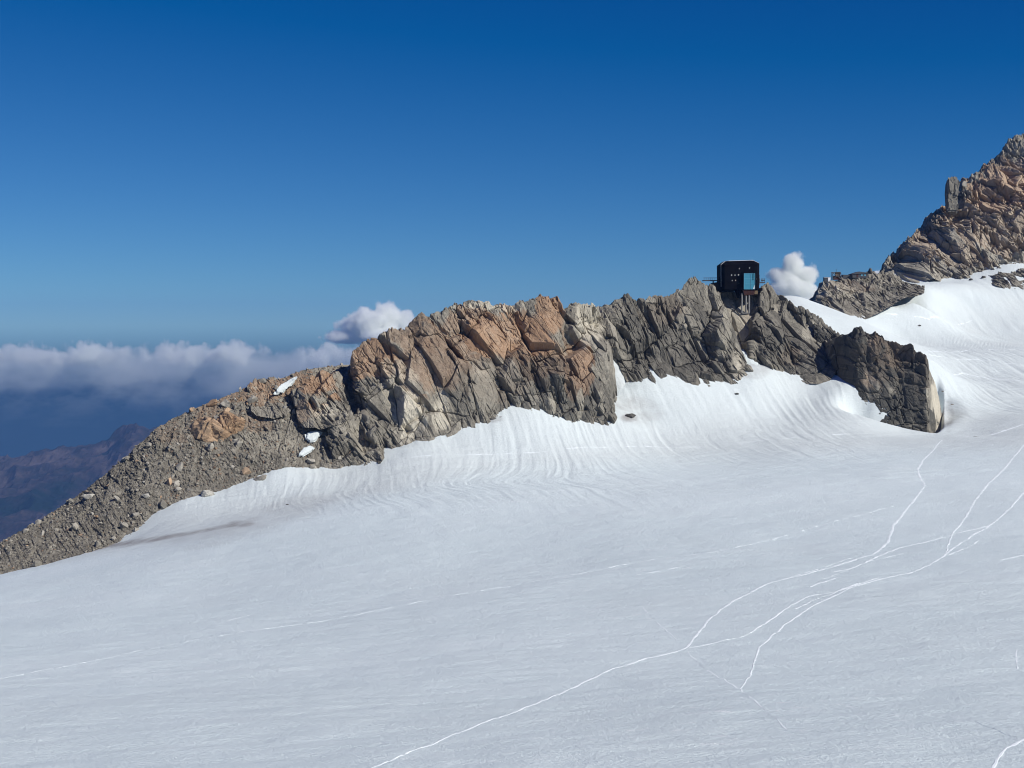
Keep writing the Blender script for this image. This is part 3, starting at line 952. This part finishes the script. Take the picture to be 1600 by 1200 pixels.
tv = []
for me in HULLS[:8]:
    V = np.array([x.co[:] for x in me.vertices])
    F = np.array([list(p.vertices) for p in me.polygons if len(p.vertices) == 3])
    tv.append((V, F))
sv_, sf_, st_, off = [], [], [], 0
NSC = 22000
for k in range(270, min(270 + NSC, len(cand_r))):
    r_, c_ = cand_r[k], cand_c[k]
    p = Ps[r_, c_]
    s = min(.09 * (1 - rng.random()) ** -.52, .6)
    V, F = tv[k % 8]
    a, b = rng.uniform(0, 6.28, 2)
    ca, sa, cb, sb = math.cos(a), math.sin(a), math.cos(b), math.sin(b)
    Rm = np.array([[ca, -sa, 0], [sa, ca, 0], [0, 0, 1]]) @ np.array([[1, 0, 0], [0, cb, -sb], [0, sb, cb]])
    sv_.append((V * s * rng.uniform(.7, 1.25, 3)) @ Rm.T + p + np.array([0, 0, .05]))
    sf_.append(F + off)
    tt = np.zeros((len(V), 4))
    tt[:, 3] = rng.uniform(.1, 1.0)
    tt[:, 2] = .25
    tt[:, 0] = (rng.random() < (.2 if pu[r_, c_] > 260 else .04)) * .8
    st_.append(tt)
    off += len(V)
o = mesh_np('scree_rubble', np.concatenate(sv_), np.concatenate(sf_), M_rock, False, {'tint': np.concatenate(st_)})
o['kind'] = 'stuff'

# ------------------------------------------------------------------ tracks trodden in the snow
M_track = flat_mat('trodden_snow', (.75, .80, .815), .7, 0, .04, 1.5, .15, .05)


def track(name, line, width, label, rag=.8, gap=0, h=.035, mat=None):
    L = np.array(line, float)
    P = []
    for (u, v) in L:
        d = ray_ground(u, v)
        P.append(W(u, v, d)[:2])
    P = np.array(P)
    seg = np.r_[0, np.cumsum(np.linalg.norm(np.diff(P, axis=0), axis=1))]
    n = int(max(12, min(1500, seg[-1] / .22)))
    s = np.linspace(0, seg[-1], n)
    # smooth the hand-drawn corners
    X = np.stack([np.interp(s, seg, P[:, j]) for j in (0, 1)], -1)
    kw = max(3, int(3.5 / (seg[-1] / n)) | 1)
    ker = np.ones(kw) / kw
    if n > kw * 3:
        pad = np.concatenate([np.repeat(X[:1], kw // 2, 0), X, np.repeat(X[-1:], kw // 2, 0)])
        X = np.stack([np.convolve(pad[:, j], ker, 'valid') for j in (0, 1)], -1)
    d = np.gradient(X, axis=0)
    d /= np.linalg.norm(d, axis=1, keepdims=True) + 1e-9
    nrm = np.stack([-d[:, 1], d[:, 0]], -1)
    X = X + nrm * (.07 * fbm(np.stack([s / 3, 0 * s, 0 * s], -1), 2, int(L[0, 0]) % 97))[:, None]
    wl_ = width * .5 * (1 + rag * fbm(np.stack([s / .9, 0 * s + 3, 0 * s], -1), 3, 5))
    wr_ = width * .5 * (1 + rag * fbm(np.stack([s / .9, 0 * s + 9, 0 * s], -1), 3, 6))
    if gap:
        g = fbm(np.stack([s / 4.0, 0 * s + 21, 0 * s], -1), 3, 8)
        g = sm(g, gap - .25, gap + .15)
        wl_, wr_ = wl_ * g + .004, wr_ * g + .004
    dw = (.40 + .0017 * np.minimum(X[:, 1], 420))          # worn wider where the slope steepens
    wl_, wr_ = wl_ * dw, wr_ * dw
    fr = np.sin(np.pi * np.clip(s / seg[-1], 0, 1)) ** .25
    offs = [-1.0, -.62, -.28, .22, .6, 1.0]
    hs = [-.03, h, h * .6, h * .6, h, -.03]
    V = []
    for a, hh in zip(offs, hs):
        q = X + nrm * ((wl_ if a < 0 else wr_) * a * fr)[:, None]
        z = ground(q[:, 0], q[:, 1]) + hh
        V.append(np.c_[q, z])
    V = np.stack(V, 0)
    o = mesh_np(name, V.reshape(-1, 3), grid_faces(len(offs), n, True), mat or M_track, True)
    o['kind'] = 'structure'
    return o


TR = [
    ([(555, 1210), (640, 1174), (700, 1150), (800, 1110), (870, 1081), (950, 1049), (1000, 1034), (1071, 1015), (1088, 994), (1110, 966), (1151, 936), (1206, 910), (1275, 891), (1330, 875), (1367, 863), (1387, 847), (1396, 820), (1420, 790), (1445, 758), (1437, 745), (1434, 733), (1442, 719), (1458, 703), (1474, 687)], .60, 0),
    ([(1156, 1079), (1172, 1058), (1179, 1030), (1188, 1010), (1225, 978), (1275, 946), (1330, 920), (1380, 904), (1431, 891), (1467, 875), (1493, 854), (1543, 824), (1564, 808), (1600, 770), (1680, 700)], .50, 0),
    ([(1477, 866), (1486, 838), (1504, 815), (1522, 783), (1541, 760), (1568, 732), (1600, 696), (1640, 684)], .55, 0),
    ([(1300, 893), (1339, 884), (1367, 870), (1399, 856), (1454, 845), (1486, 837), (1545, 822)], .62, -.6),
    ([(1073, 1014), (1160, 996), (1197, 975), (1229, 952), (1266, 930), (1312, 925), (1376, 902)], .5, -.35),
    ([(1264, 918), (1290, 908), (1316, 901)], .6, 0),
    ([(1560, 878), (1585, 873), (1640, 862)], .6, 0),
    ([(1073, 1018), (1105, 1049), (1156, 1079), (1192, 1108), (1234, 1140)], .4, -.2),
    ([(1535, 1215), (1550, 1196), (1568, 1172), (1596, 1158), (1660, 1145)], .55, 0),
    ([(1589, 1014), (1588, 1030), (1589, 1046)], .3, 0),
    ([(640, 717), (700, 712), (850, 706), (1000, 697), (1200, 688), (1400, 681), (1475, 683)], .42, -.05),
    ([(-30, 1066), (100, 1043), (250, 1013), (400, 983), (560, 958), (700, 930), (850, 905), (1000, 879), (1114, 863), (1250, 830), (1412, 786)], .26, .0),
    ([(990, 898), (1040, 890), (1075, 883)], .35, 0),
    ([(1445, 548), (1515, 547), (1620, 549)], .9, 0),
    ([(1450, 553), (1526, 561), (1620, 573)], .7, .05),
    ([(1455, 564), (1504, 582), (1557, 592), (1620, 598)], .8, 0),
    ([(1489, 682), (1536, 683), (1568, 675), (1620, 655)], .8, -.1),
    ([(1380, 489), (1450, 497), (1520, 500)], .9, .05),
    ([(1337, 868), (1300, 880), (1262, 892), (1230, 902)], .4, -.2),
    ([(1240, 955), (1275, 938), (1312, 924), (1345, 911)], .5, -.3),
    ([(1480, 868), (1510, 858), (1530, 845)], .5, -.2),
    ([(1003, 948), (1025, 972), (1060, 1002)], .3, -.1),
    ([(345, 973), (370, 966), (398, 957)], .4, -.1),
    ([(1285, 905), (1360, 875), (1420, 862)], .3, -.1),
]
for ln, wd, gp_ in TR:
    track('footpath', ln, wd, '', gap=gp_, h=.028 if wd >= .5 else .014)
M_crack = flat_mat('crevasse_ice', (.38, .44, .5), .5, 0, .1, 1.5, .3)
track('crevasse', [(1525, 1131), (1555, 1141), (1580, 1150), (1600, 1154), (1640, 1160)], .16, '', gap=-.1, h=.01, mat=M_crack)

# ------------------------------------------------------------------ the black hut
M_clad = NT('black_cladding')
_p = M_clad.objc()
_wv = M_clad.n('ShaderNodeTexWave', {'wave_type': 'BANDS', 'bands_direction': 'X'})
M_clad.put(_wv.inputs['Vector'], _p)
_wv.inputs['Scale'].default_value = .8
_cn = M_clad.noise(_p, .5, 3)
M_clad.put(M_clad.b.inputs['Base Color'], M_clad.ramp(_cn, [(.3, c3(.0025, .0025, .004)), (.7, c3(.006, .005, .006))]))
M_clad.b.inputs['Roughness'].default_value = .7
M_clad.b.inputs['Specular IOR Level'].default_value = .02
M_clad.put(M_clad.b.inputs['Normal'], M_clad.bump(_wv.outputs[0], .4, .04))
M_clad = M_clad.m
M_trim = flat_mat('light_metal_edge', (.62, .63, .65), .5, 0, .05)
M_glass = NT('blue_glazing')
M_glass.b.inputs['Base Color'].default_value = (.06, .24, .34, 1)
M_glass.b.inputs['Roughness'].default_value = .12
M_glass.b.inputs['Specular IOR Level'].default_value = .3
M_glass = M_glass.m
M_frame = flat_mat('window_frame_metal', (.10, .30, .42), .5, 0, .05)
M_pane = flat_mat('pale_pane', (.45, .46, .46), .3, 0, .1)
M_conc = flat_mat('grey_concrete', (.20, .195, .19), .9, 0, .2, 1.2)
M_steel = flat_mat('dark_steel', (.05, .05, .055), .6, 0, .2)
M_rust = flat_mat('red_brown_paint', (.05, .014, .01), .8, 0, .2)
M_wood = flat_mat('weathered_wood', (.16, .11, .06), .9, 0, .25)
M_white = flat_mat('white_panel_and_sunlit_sliver', (.8, .8, .8), .6, 0, .03)

HD = 488.0
hs = HD / FPX
hut = bpy.data.objects.new('mountain_hut', None)
C.objects.link(hut)
hp = W(1157, 455, HD)
hut.location = hp
tag(hut, 'black faceted mountain hut with blue glazed bay perched on the rock ridge', 'hut')


def X(u): return (u - 1157) * hs
def Zz(v): return (455 - v) * hs


def oct_(x0, x1, y0, y1, c, z): return [(x0 + c, y0, z), (x1 - c, y0, z), (x1, y0 + c, z), (x1, y1 - c, z), (x1 - c, y1, z), (x0 + c, y1, z), (x0, y1 - c, z), (x0, y0 + c, z)]


def slope_z(p, k=.06): return (p[0], p[1], p[2] + (p[0] - X(1157)) * k)


body = MB().hull(oct_(X(1127.5), X(1187), 0, 12, 1.1, Zz(452)) + [slope_z(p, .035) for p in oct_(X(1127), X(1187), 0, 12, 1.1, Zz(412.6))])
body.build('wall', M_clad, hut)
roof = MB().hull([slope_z((p[0], p[1], p[2] + .02), .035) for p in oct_(X(1127), X(1187), 0, 12, 1.1, Zz(412.6))] + [slope_z(p, .03) for p in oct_(X(1134.5), X(1178), .9, 11, 1.0, Zz(407.4))])
rf = roof.build('roof', M_clad, hut)
tr = MB()
top = [slope_z(p, .03) for p in oct_(X(1134.5), X(1178), .9, 11, 1.0, Zz(407.2))]
low = [slope_z(p, .035) for p in oct_(X(1127), X(1187), 0, 12, 1.1, Zz(412.4))]
for k in range(8):
    tr.bar(top[k], top[(k + 1) % 8], .10)
tr.bar(low[7], (X(1127.5), 1.1, Zz(448)), .07)
tr.bar(low[7], top[7], .08)
tr.bar(low[2], top[2], .08)
tr.build('roof_edge', M_trim, rf)
MB().hull([(X(1116), 1.5, Zz(441.5)), (X(1130), 1.5, Zz(439.5)), (X(1130), 9, Zz(439.5)), (X(1116), 9, Zz(441.5)), (X(1114.5), 1.5, Zz(448)), (X(1126), 1.5, Zz(456)), (X(1150), 1.5, Zz(455)), (X(1126), 9, Zz(456)), (X(1114.5), 9, Zz(448)), (X(1150), 9, Zz(455)), (X(1150), 1.5, Zz(440)), (X(1150), 9, Zz(440))]).build('annex', M_clad, hut)
# glazed bay
bay = MB().box(X(1159.6), X(1179.2), -1.2, .4, Zz(453.2), Zz(425)).build('bay', M_clad, hut, .04)
fr = MB()
bx0, bx1, bz0, bz1 = X(1161.5), X(1178.3), Zz(452), Zz(427.5)
for k in range(3):
    x = bx0 + (bx1 - bx0) * (0, .62, 1)[k] if k else bx0
    fr.box(x - .06, x + .06, -1.34, -1.2, bz0, bz1)
for k in range(4):
    z = bz0 + (bz1 - bz0) * k / 3
    fr.box(bx0 + .06, bx1 - .06, -1.31, -1.2, z - .05, z + .05)
fo = fr.build('window_frame', M_frame, bay)
MB().box(bx0, bx1, -1.262, -1.21, bz0, bz1).build('glazing', M_glass, bay)
MB().hull([(X(1175.8), -1.30, Zz(451.5)), (X(1178.2), -1.30, Zz(451.5)), (X(1178.2), -1.30, Zz(444)), (X(1175.8), -1.275, Zz(451.5)), (X(1178.2), -1.275, Zz(451.5)), (X(1178.2), -1.275, Zz(444))]).build('sunlit_sliver', M_white, bay)  # white wedge stands in for sun grazing the bay's right side
MB().box(X(1174.8), X(1176.0), -1.31, -1.27, Zz(438), Zz(427.2)).build('frame_panel', M_clad, bay)
for (uu, vv, w_, h_) in ((1143, 430, 1.5, 2.2), (1148.3, 430, 1.3, 1.8), (1153.8, 429.6, 1.8, 2.2), (1144, 438.4, 1.1, 1.8), (1149.3, 438.2, 1.2, 1.8), (1155, 419.8, 1.3, 1.8), (1171, 418.8, 1.1, 1.8), (1154.6, 442.5, .8, 1.4), (1182, 436, .7, 1.6)):
    MB().box(X(uu) - w_ * hs / 2, X(uu) + w_ * hs / 2, -.05, .05, Zz(vv) - h_ * hs / 2, Zz(vv) + h_ * hs / 2).build('window', M_pane if w_ > 1 else M_steel, hut)
for (uu, vv) in ((1130.3, 441.2), (1128.8, 448)):
    MB().box(X(uu) - .2, X(uu) + .2, 1.44, 1.5, Zz(vv) - .12, Zz(vv) + .12).build('window', M_pane, hut)
MB().hull([(X(1160), -1.0, Zz(453.3)), (X(1179), -1.0, Zz(453.3)), (X(1178), -.6, Zz(460.5)), (X(1163), -.6, Zz(461.5)), (X(1160), 5, Zz(453.3)), (X(1179), 5, Zz(453.3)), (X(1178), 5, Zz(460.5)), (X(1163), 5, Zz(461.5))]).build('bay_base', M_rust, hut)
MB().hull([(X(1151), .2, Zz(452.1)), (X(1162), .2, Zz(452.1)), (X(1160), .3, Zz(466)), (X(1156), .3, Zz(466)), (X(1151), 5, Zz(452.1)), (X(1162), 5, Zz(452.1)), (X(1160), 5, Zz(466)), (X(1156), 5, Zz(466))]).build('plinth', M_clad, hut)
MB().box(X(1179.4), X(1184.5), .5, 5, Zz(459.5), Zz(454)).build('footing', M_wood, hut)
MB().box(X(1178), X(1192), .7, 8, Zz(453.9), Zz(450)).build('plinth', M_clad, hut)
for uu in (1159, 1165.6, 1170.4):
    MB().bar((X(uu), -.2, Zz(489)), (X(uu), -.2, Zz(458)), .30, 8).build('support_column', M_conc, hut)
MB().box(X(1160), X(1171), -.45, .15, Zz(490), Zz(488.2)).build('support_beam', M_conc, hut)
# deck and railing to the left, across to the rock
MB().box(X(1101), X(1128), 3, 6.5, Zz(438.4), Zz(437.2)).build('deck', M_steel, hut)
rl = MB()
for k in range(8):
    x = X(1102 + k * 3.4)
    rl.bar((x, 3.05, Zz(437.3)), (x, 3.05, Zz(433.6)), .05)
rl.bar((X(1101), 3.05, Zz(433.6)), (X(1127), 3.05, Zz(433.6)), .06)
rl.bar((X(1101), 3.05, Zz(435.4)), (X(1127), 3.05, Zz(435.4)), .04)
rl.build('railing', M_steel, hut)
MB().bar((X(1116.4), 3.3, Zz(446)), (X(1116.4), 3.3, Zz(438)), .22).build('deck_post', M_steel, hut)
MB().box(X(1125.5), X(1128.6), 2.5, 6, Zz(439), Zz(433)).build('porch', M_clad, hut)
MB().box(X(1187.1), X(1189), 3, 6, Zz(445), Zz(429)).build('pipe_shaft', M_steel, hut)
# small platform to the right
MB().box(X(1187), X(1198.5), 4, 8, Zz(441.5), Zz(440.2)).build('platform', M_steel, hut)
rl = MB()
for uu in (1190, 1192.5, 1195, 1198):
    rl.bar((X(uu), 4.1, Zz(440.2)), (X(uu), 4.1, Zz(434.5)), .07)
rl.bar((X(1192.5), 4.1, Zz(435.3)), (X(1198), 4.1, Zz(435.3)), .08)
rl.bar((X(1192.5), 4.1, Zz(437.4)), (X(1198), 4.1, Zz(437.4)), .2)
rl.build('railing', M_steel, hut)

# ------------------------------------------------------------------ the little station on the knoll
SD = 622.0
ss = SD / FPX
cab = bpy.data.objects.new('cabin', None)
C.objects.link(cab)
cab.location = W(1344, 433.5, SD)
tag(cab, 'low dark gabled cabin on the rock knoll left of the peak', 'cabin')
def q_(u, v, y): return ((u - 1344) * ss, y, (433.5 - v) * ss)
MB().hull([q_(1332, 434, 0), q_(1355.5, 434, 0), q_(1355.5, 427, 0), q_(1332, 428, 0), q_(1332, 434, 6), q_(1355.5, 434, 6), q_(1355.5, 427, 6), q_(1332, 428, 6)]).build('wall', M_steel, cab)
MB().hull([q_(1330.5, 428, -.3), q_(1342, 424.3, -.3), q_(1356.3, 426.2, -.3), q_(1356.3, 427, -.3), q_(1342, 425.3, -.3), q_(1330.5, 428.8, -.3), q_(1330.5, 428, 6.3), q_(1342, 424.3, 6.3), q_(1356.3, 426.2, 6.3), q_(1330.5, 428.8, 6.3)]).build('roof', M_steel, cab)
MB().box(-1.6, -.9, -.06, .02, .1, 1.4).build('door', M_rust, cab)
for xx in (.4, 1.8): MB().box(xx, xx + .7, -.05, .02, .7, 1.3).build('window', M_frame, cab)
MB().hull([q_(1318, 436, 1), q_(1333, 436, 1), q_(1333, 429.5, 1), q_(1318, 429, 1), q_(1318, 436, 5), q_(1333, 436, 5), q_(1333, 429.5, 5), q_(1318, 429, 5)]).build('annex', M_steel, cab)
win = bpy.data.objects.new('winch_station', None)
C.objects.link(win)
win.location = W(1308, 437, SD - 1)
tag(win, 'scaffold winch with a short mast beside the gabled cabin', 'winch')
fm = MB()
for (a, b) in (((-1.9, 0, 0), (-1.9, 0, 3.2)), ((1.9, 0, 0), (1.6, 0, 3.0)), ((-1.9, 2, 0), (-1.9, 2, 3.2)), ((-2.6, 0, 3.2), (1.7, 0, 3.3)), ((-1.9, 0, .2), (1.6, 0, 3.0)), ((1.9, 0, .2), (-1.9, 0, 3.0)), ((-1.9, 0, 1.6), (1.8, 0, 1.6))):
    fm.bar(a, b, .16)
fm.build('frame', M_steel, win)
MB().bar((-.3, .5, 3), (-.3, .5, 4.7), .07).build('mast', M_steel, win)
MB().box(-.6, 1.5, .3, 2.2, 1.7, 3.4).build('winch_housing', M_wood, win, .15)
MB().box(-1.4, 1.6, .2, 2.4, 0, 1.55).build('base', M_rust, win)
shed = bpy.data.objects.new('shed', None)
C.objects.link(shed)
shed.location = W(1293, 441.8, SD - 2)
tag(shed, 'small metal box shed with one white side at the tip of the knoll', 'shed')
MB().box(-1.4, 1.2, 0, 2.4, 0, 2.3).build('wall', M_steel, shed)
MB().box(.25, 1.25, -.06, -.005, -.05, 2.35).build('door', M_white, shed)
MB().box(-1.55, 1.35, -.15, 2.55, 2.31, 2.45).build('roof', M_trim, shed)

# ------------------------------------------------------------------ far valley, mountains
M_far = NT('far_slopes')
_p = M_far.pos()
_n = M_far.noise(_p, .0016, 7, .62)
_n2 = M_far.noise(_p, .006, 6, .6)
_f = M_far.math('ADD', M_far.math('MULTIPLY', _n, .6), M_far.math('MULTIPLY', _n2, .4))
M_far.put(M_far.b.inputs['Base Color'], M_far.ramp(_f, [(.40, c3(.008, .016, .011)), (.48, c3(.024, .022, .020)), (.55, c3(.058, .046, .041)), (.68, c3(.12, .098, .09))]))
M_far.b.inputs['Roughness'].default_value = 1
M_far.b.inputs['Specular IOR Level'].default_value = 0
M_far = M_far.m
nx, ny = 640, 400
mx = np.linspace(-5600, 1500, nx)
my = np.linspace(5200, 10600, ny)
MX, MY = np.meshgrid(mx, my)
P2 = np.stack([MX, MY, 0 * MX], -1).reshape(-1, 3)
wp = P2 + 500 * np.stack([fbm(P2 / 2200, 3, 300), fbm(P2 / 2200 + 9, 3, 303), 0 * P2[:, 0]], -1)
rd = np.zeros(len(P2))
a = 1.0
for k in range(8):
    n = 1 - np.abs(vnoise(wp / 1500 * 2.1 ** k + k * 7.7, 310 + k))
    rd += a * n * n
    a *= .56
rd /= 2.15
cu = np.array([-400, -150, 0, 40, 90, 130, 165, 185, 200, 212, 230, 250, 300, 500, 800, 1200])
cv = np.array([700, 695, 690, 684, 677, 679, 674, 660, 656, 655, 661, 660, 668, 690, 700, 720])
uu = CX + FPX * P2[:, 0] / P2[:, 1]
cz = W(uu, np.interp(uu, cu, cv), np.full(len(uu), 9000.0))[:, 2]
dy = (P2[:, 1] - 9000)
env = np.clip(1 - np.where(dy < 0, -dy / 3600, dy / 1500), 0, 1)
hz = -1500 + (cz + 1500) * (env ** .85) * (.72 + .42 * rd) * (1 + .0)
hz = np.minimum(hz, cz + 6)
Pm = np.c_[P2[:, :2], hz]
o = mesh_np('mountains', Pm, grid_faces(ny, nx), M_far, False)
o['kind'] = 'structure'
vx, vy = np.meshgrid(np.linspace(-6500, 6500, 60), np.linspace(-400, 11400, 60))
vf = np.stack([vx, vy, np.full_like(vx, -1504.0)], -1).reshape(-1, 3)
o = mesh_np('valley_floor', vf, grid_faces(60, 60), M_far, False)
o['kind'] = 'structure'

# ------------------------------------------------------------------ clouds
class VT(NT):
    """a volume material"""
    def __init__(self, name, rate):
        NT.__init__(self, name)
        self.t.nodes.remove(self.b)
        self.m.cycles.volume_step_rate = rate
        self.v = self.t.nodes.new('ShaderNodeVolumePrincipled')
        self.t.links.new(self.v.outputs[0], self.out.inputs['Volume'])

    def sstep(self, x, lo, hi):
        n = self.n('ShaderNodeMapRange', {'interpolation_type': 'SMOOTHSTEP'})
        self.put(n.inputs[0], x)
        self.put(n.inputs[1], lo)
        self.put(n.inputs[2], hi)
        return n.outputs[0]

    def sz(self):
        n = self.n('ShaderNodeSeparateXYZ')
        self.put(n.inputs[0], self.pos())
        return n.outputs

    def puffs(self, scale, detail=2.5):
        """rounded heads with sharp creases between them"""
        n = self.n('ShaderNodeTexVoronoi', {'feature': 'F1'})
        self.put(n.inputs['Vector'], self.pos())
        n.inputs['Scale'].default_value = scale
        n.inputs['Detail'].default_value = detail
        n.inputs['Roughness'].default_value = .55
        return n.outputs['Distance']


def lump(u, v, ru, rv, d=14000.0, deep=None): return (W(u, v, d), (ru * d / FPX, (deep or ru) * d / FPX, rv * d / FPX))


def cumulus(name, lumps, label, dens, nscale, edge=.2, amt=.34):
    t = VT(name + '_air', .30)
    P = t.pos()
    F = None
    for (c, r) in lumps:
        sub = t.n('ShaderNodeVectorMath', {'operation': 'SUBTRACT'}, _0=P, _1=tuple(c))
        mul = t.n('ShaderNodeVectorMath', {'operation': 'MULTIPLY'}, _0=sub.outputs[0], _1=tuple(1 / x for x in r))
        ln = t.n('ShaderNodeVectorMath', {'operation': 'LENGTH'}, _0=mul.outputs[0])
        f = t.math('SUBTRACT', 1.0, ln.outputs['Value'])
        F = f if F is None else t.math('MAXIMUM', F, f)
    nz_ = t.noise(P, nscale * 1.3, 6, .62)
    bl = t.puffs(nscale)
    g = t.math('ADD', F, t.math('MULTIPLY', t.math('SUBTRACT', .52, bl), amt))
    g = t.math('ADD', g, t.math('MULTIPLY', t.math('SUBTRACT', nz_, .5), 1.05))
    d = t.math('MULTIPLY', t.sstep(g, -.04, -.04 + edge), dens)
    t.put(t.v.inputs['Density'], d)
    t.v.inputs['Color'].default_value = (.985, .988, .962, 1)
    t.v.inputs['Anisotropy'].default_value = .1
    lo = np.min([np.array(c) - np.array(r) * 1.3 for c, r in lumps], 0)
    hi = np.max([np.array(c) + np.array(r) * 1.3 for c, r in lumps], 0)
    o = MB().box(lo[0], hi[0], lo[1], hi[1], lo[2], hi[2]).build(name, t.m)
    return tag(o, label, 'cloud')


cumulus('cumulus_cloud', [lump(582, 504, 50, 28), lump(604, 492, 32, 24), lump(552, 510, 32, 20), lump(630, 500, 22, 22), lump(540, 526, 44, 14, deep=40), lump(600, 524, 60, 24)],
        'white cumulus cloud rising behind the left shoulder of the orange rock wall', .026, .0058, .32)
cumulus('cumulus_cloud', [lump(1239, 412, 23, 22), lump(1220, 432, 26, 20), lump(1258, 432, 27, 22), lump(1240, 448, 44, 22), lump(1215, 455, 28, 22), lump(1265, 457, 26, 22), lump(1240, 478, 52, 22)],
        'white cumulus cloud rising between the black hut and the knoll', .024, .006, .34)
cumulus('cumulus_cloud', [lump(1372, 430, 22, 9), lump(1386, 425, 14, 8)], 'small low cloud puff showing behind the foot of the peak', .02, .008, .3)

t = VT('cloud_bank_air', .22)
P = t.pos()
x_, y_, z_ = t.sz()
big = t.noise(t.mapping(P, (.8, .5, 1.5)), .0022, 6, .62)
topn = t.noise(t.mapping(P, (1, .4, 0)), .0017, 5, .6)
pf_ = t.puffs(.0034, 2.0)
zt = t.math('ADD', -185.0, t.math('MULTIPLY', t.math('SUBTRACT', topn, .5), 480.0))
zt = t.math('ADD', zt, t.math('MULTIPLY', t.math('SUBTRACT', .5, pf_), 190.0))
below = t.math('SUBTRACT', zt, z_)                       # metres beneath the cloud tops
cut = t.sstep(below, 0.0, 70.0)
crown = t.math('SUBTRACT', 1.0, t.sstep(below, 40.0, 170.0))
fade = t.sstep(z_, -1080.0, -330.0)
mott = t.sstep(t.math('ADD', big, t.math('MULTIPLY', fade, .16)), .50, .63)
dn_ = t.math('ADD', t.math('MULTIPLY', mott, t.math('ADD', t.math('MULTIPLY', fade, .00085), .00006)), t.math('MULTIPLY', t.math('MULTIPLY', crown, t.sstep(topn, .50, .60)), .014))
t.put(t.v.inputs['Density'], t.math('MULTIPLY', dn_, cut))
t.v.inputs['Color'].default_value = (.93, .95, .92, 1)
t.v.inputs['Anisotropy'].default_value = .15
o = MB().box(-7200, -900, 15000, 16600, -1090, 60).build('cloud_bank', t.m)
o['kind'] = 'stuff'

# ------------------------------------------------------------------ haze
hm = bpy.data.materials.new('haze_air')
hm.use_nodes = True
t = hm.node_tree
t.nodes.remove(t.nodes['Principled BSDF'])
pv_ = t.nodes.new('ShaderNodeVolumePrincipled')
pv_.inputs['Color'].default_value = (.20, .42, .95, 1)
pv_.inputs['Density'].default_value = 3.4e-5
t.links.new(pv_.outputs[0], t.nodes['Material Output'].inputs['Volume'])
o = MB().box(-6600, 6600, -500, 11500, -1505.2, 190).build('haze', hm)
o['kind'] = 'stuff'
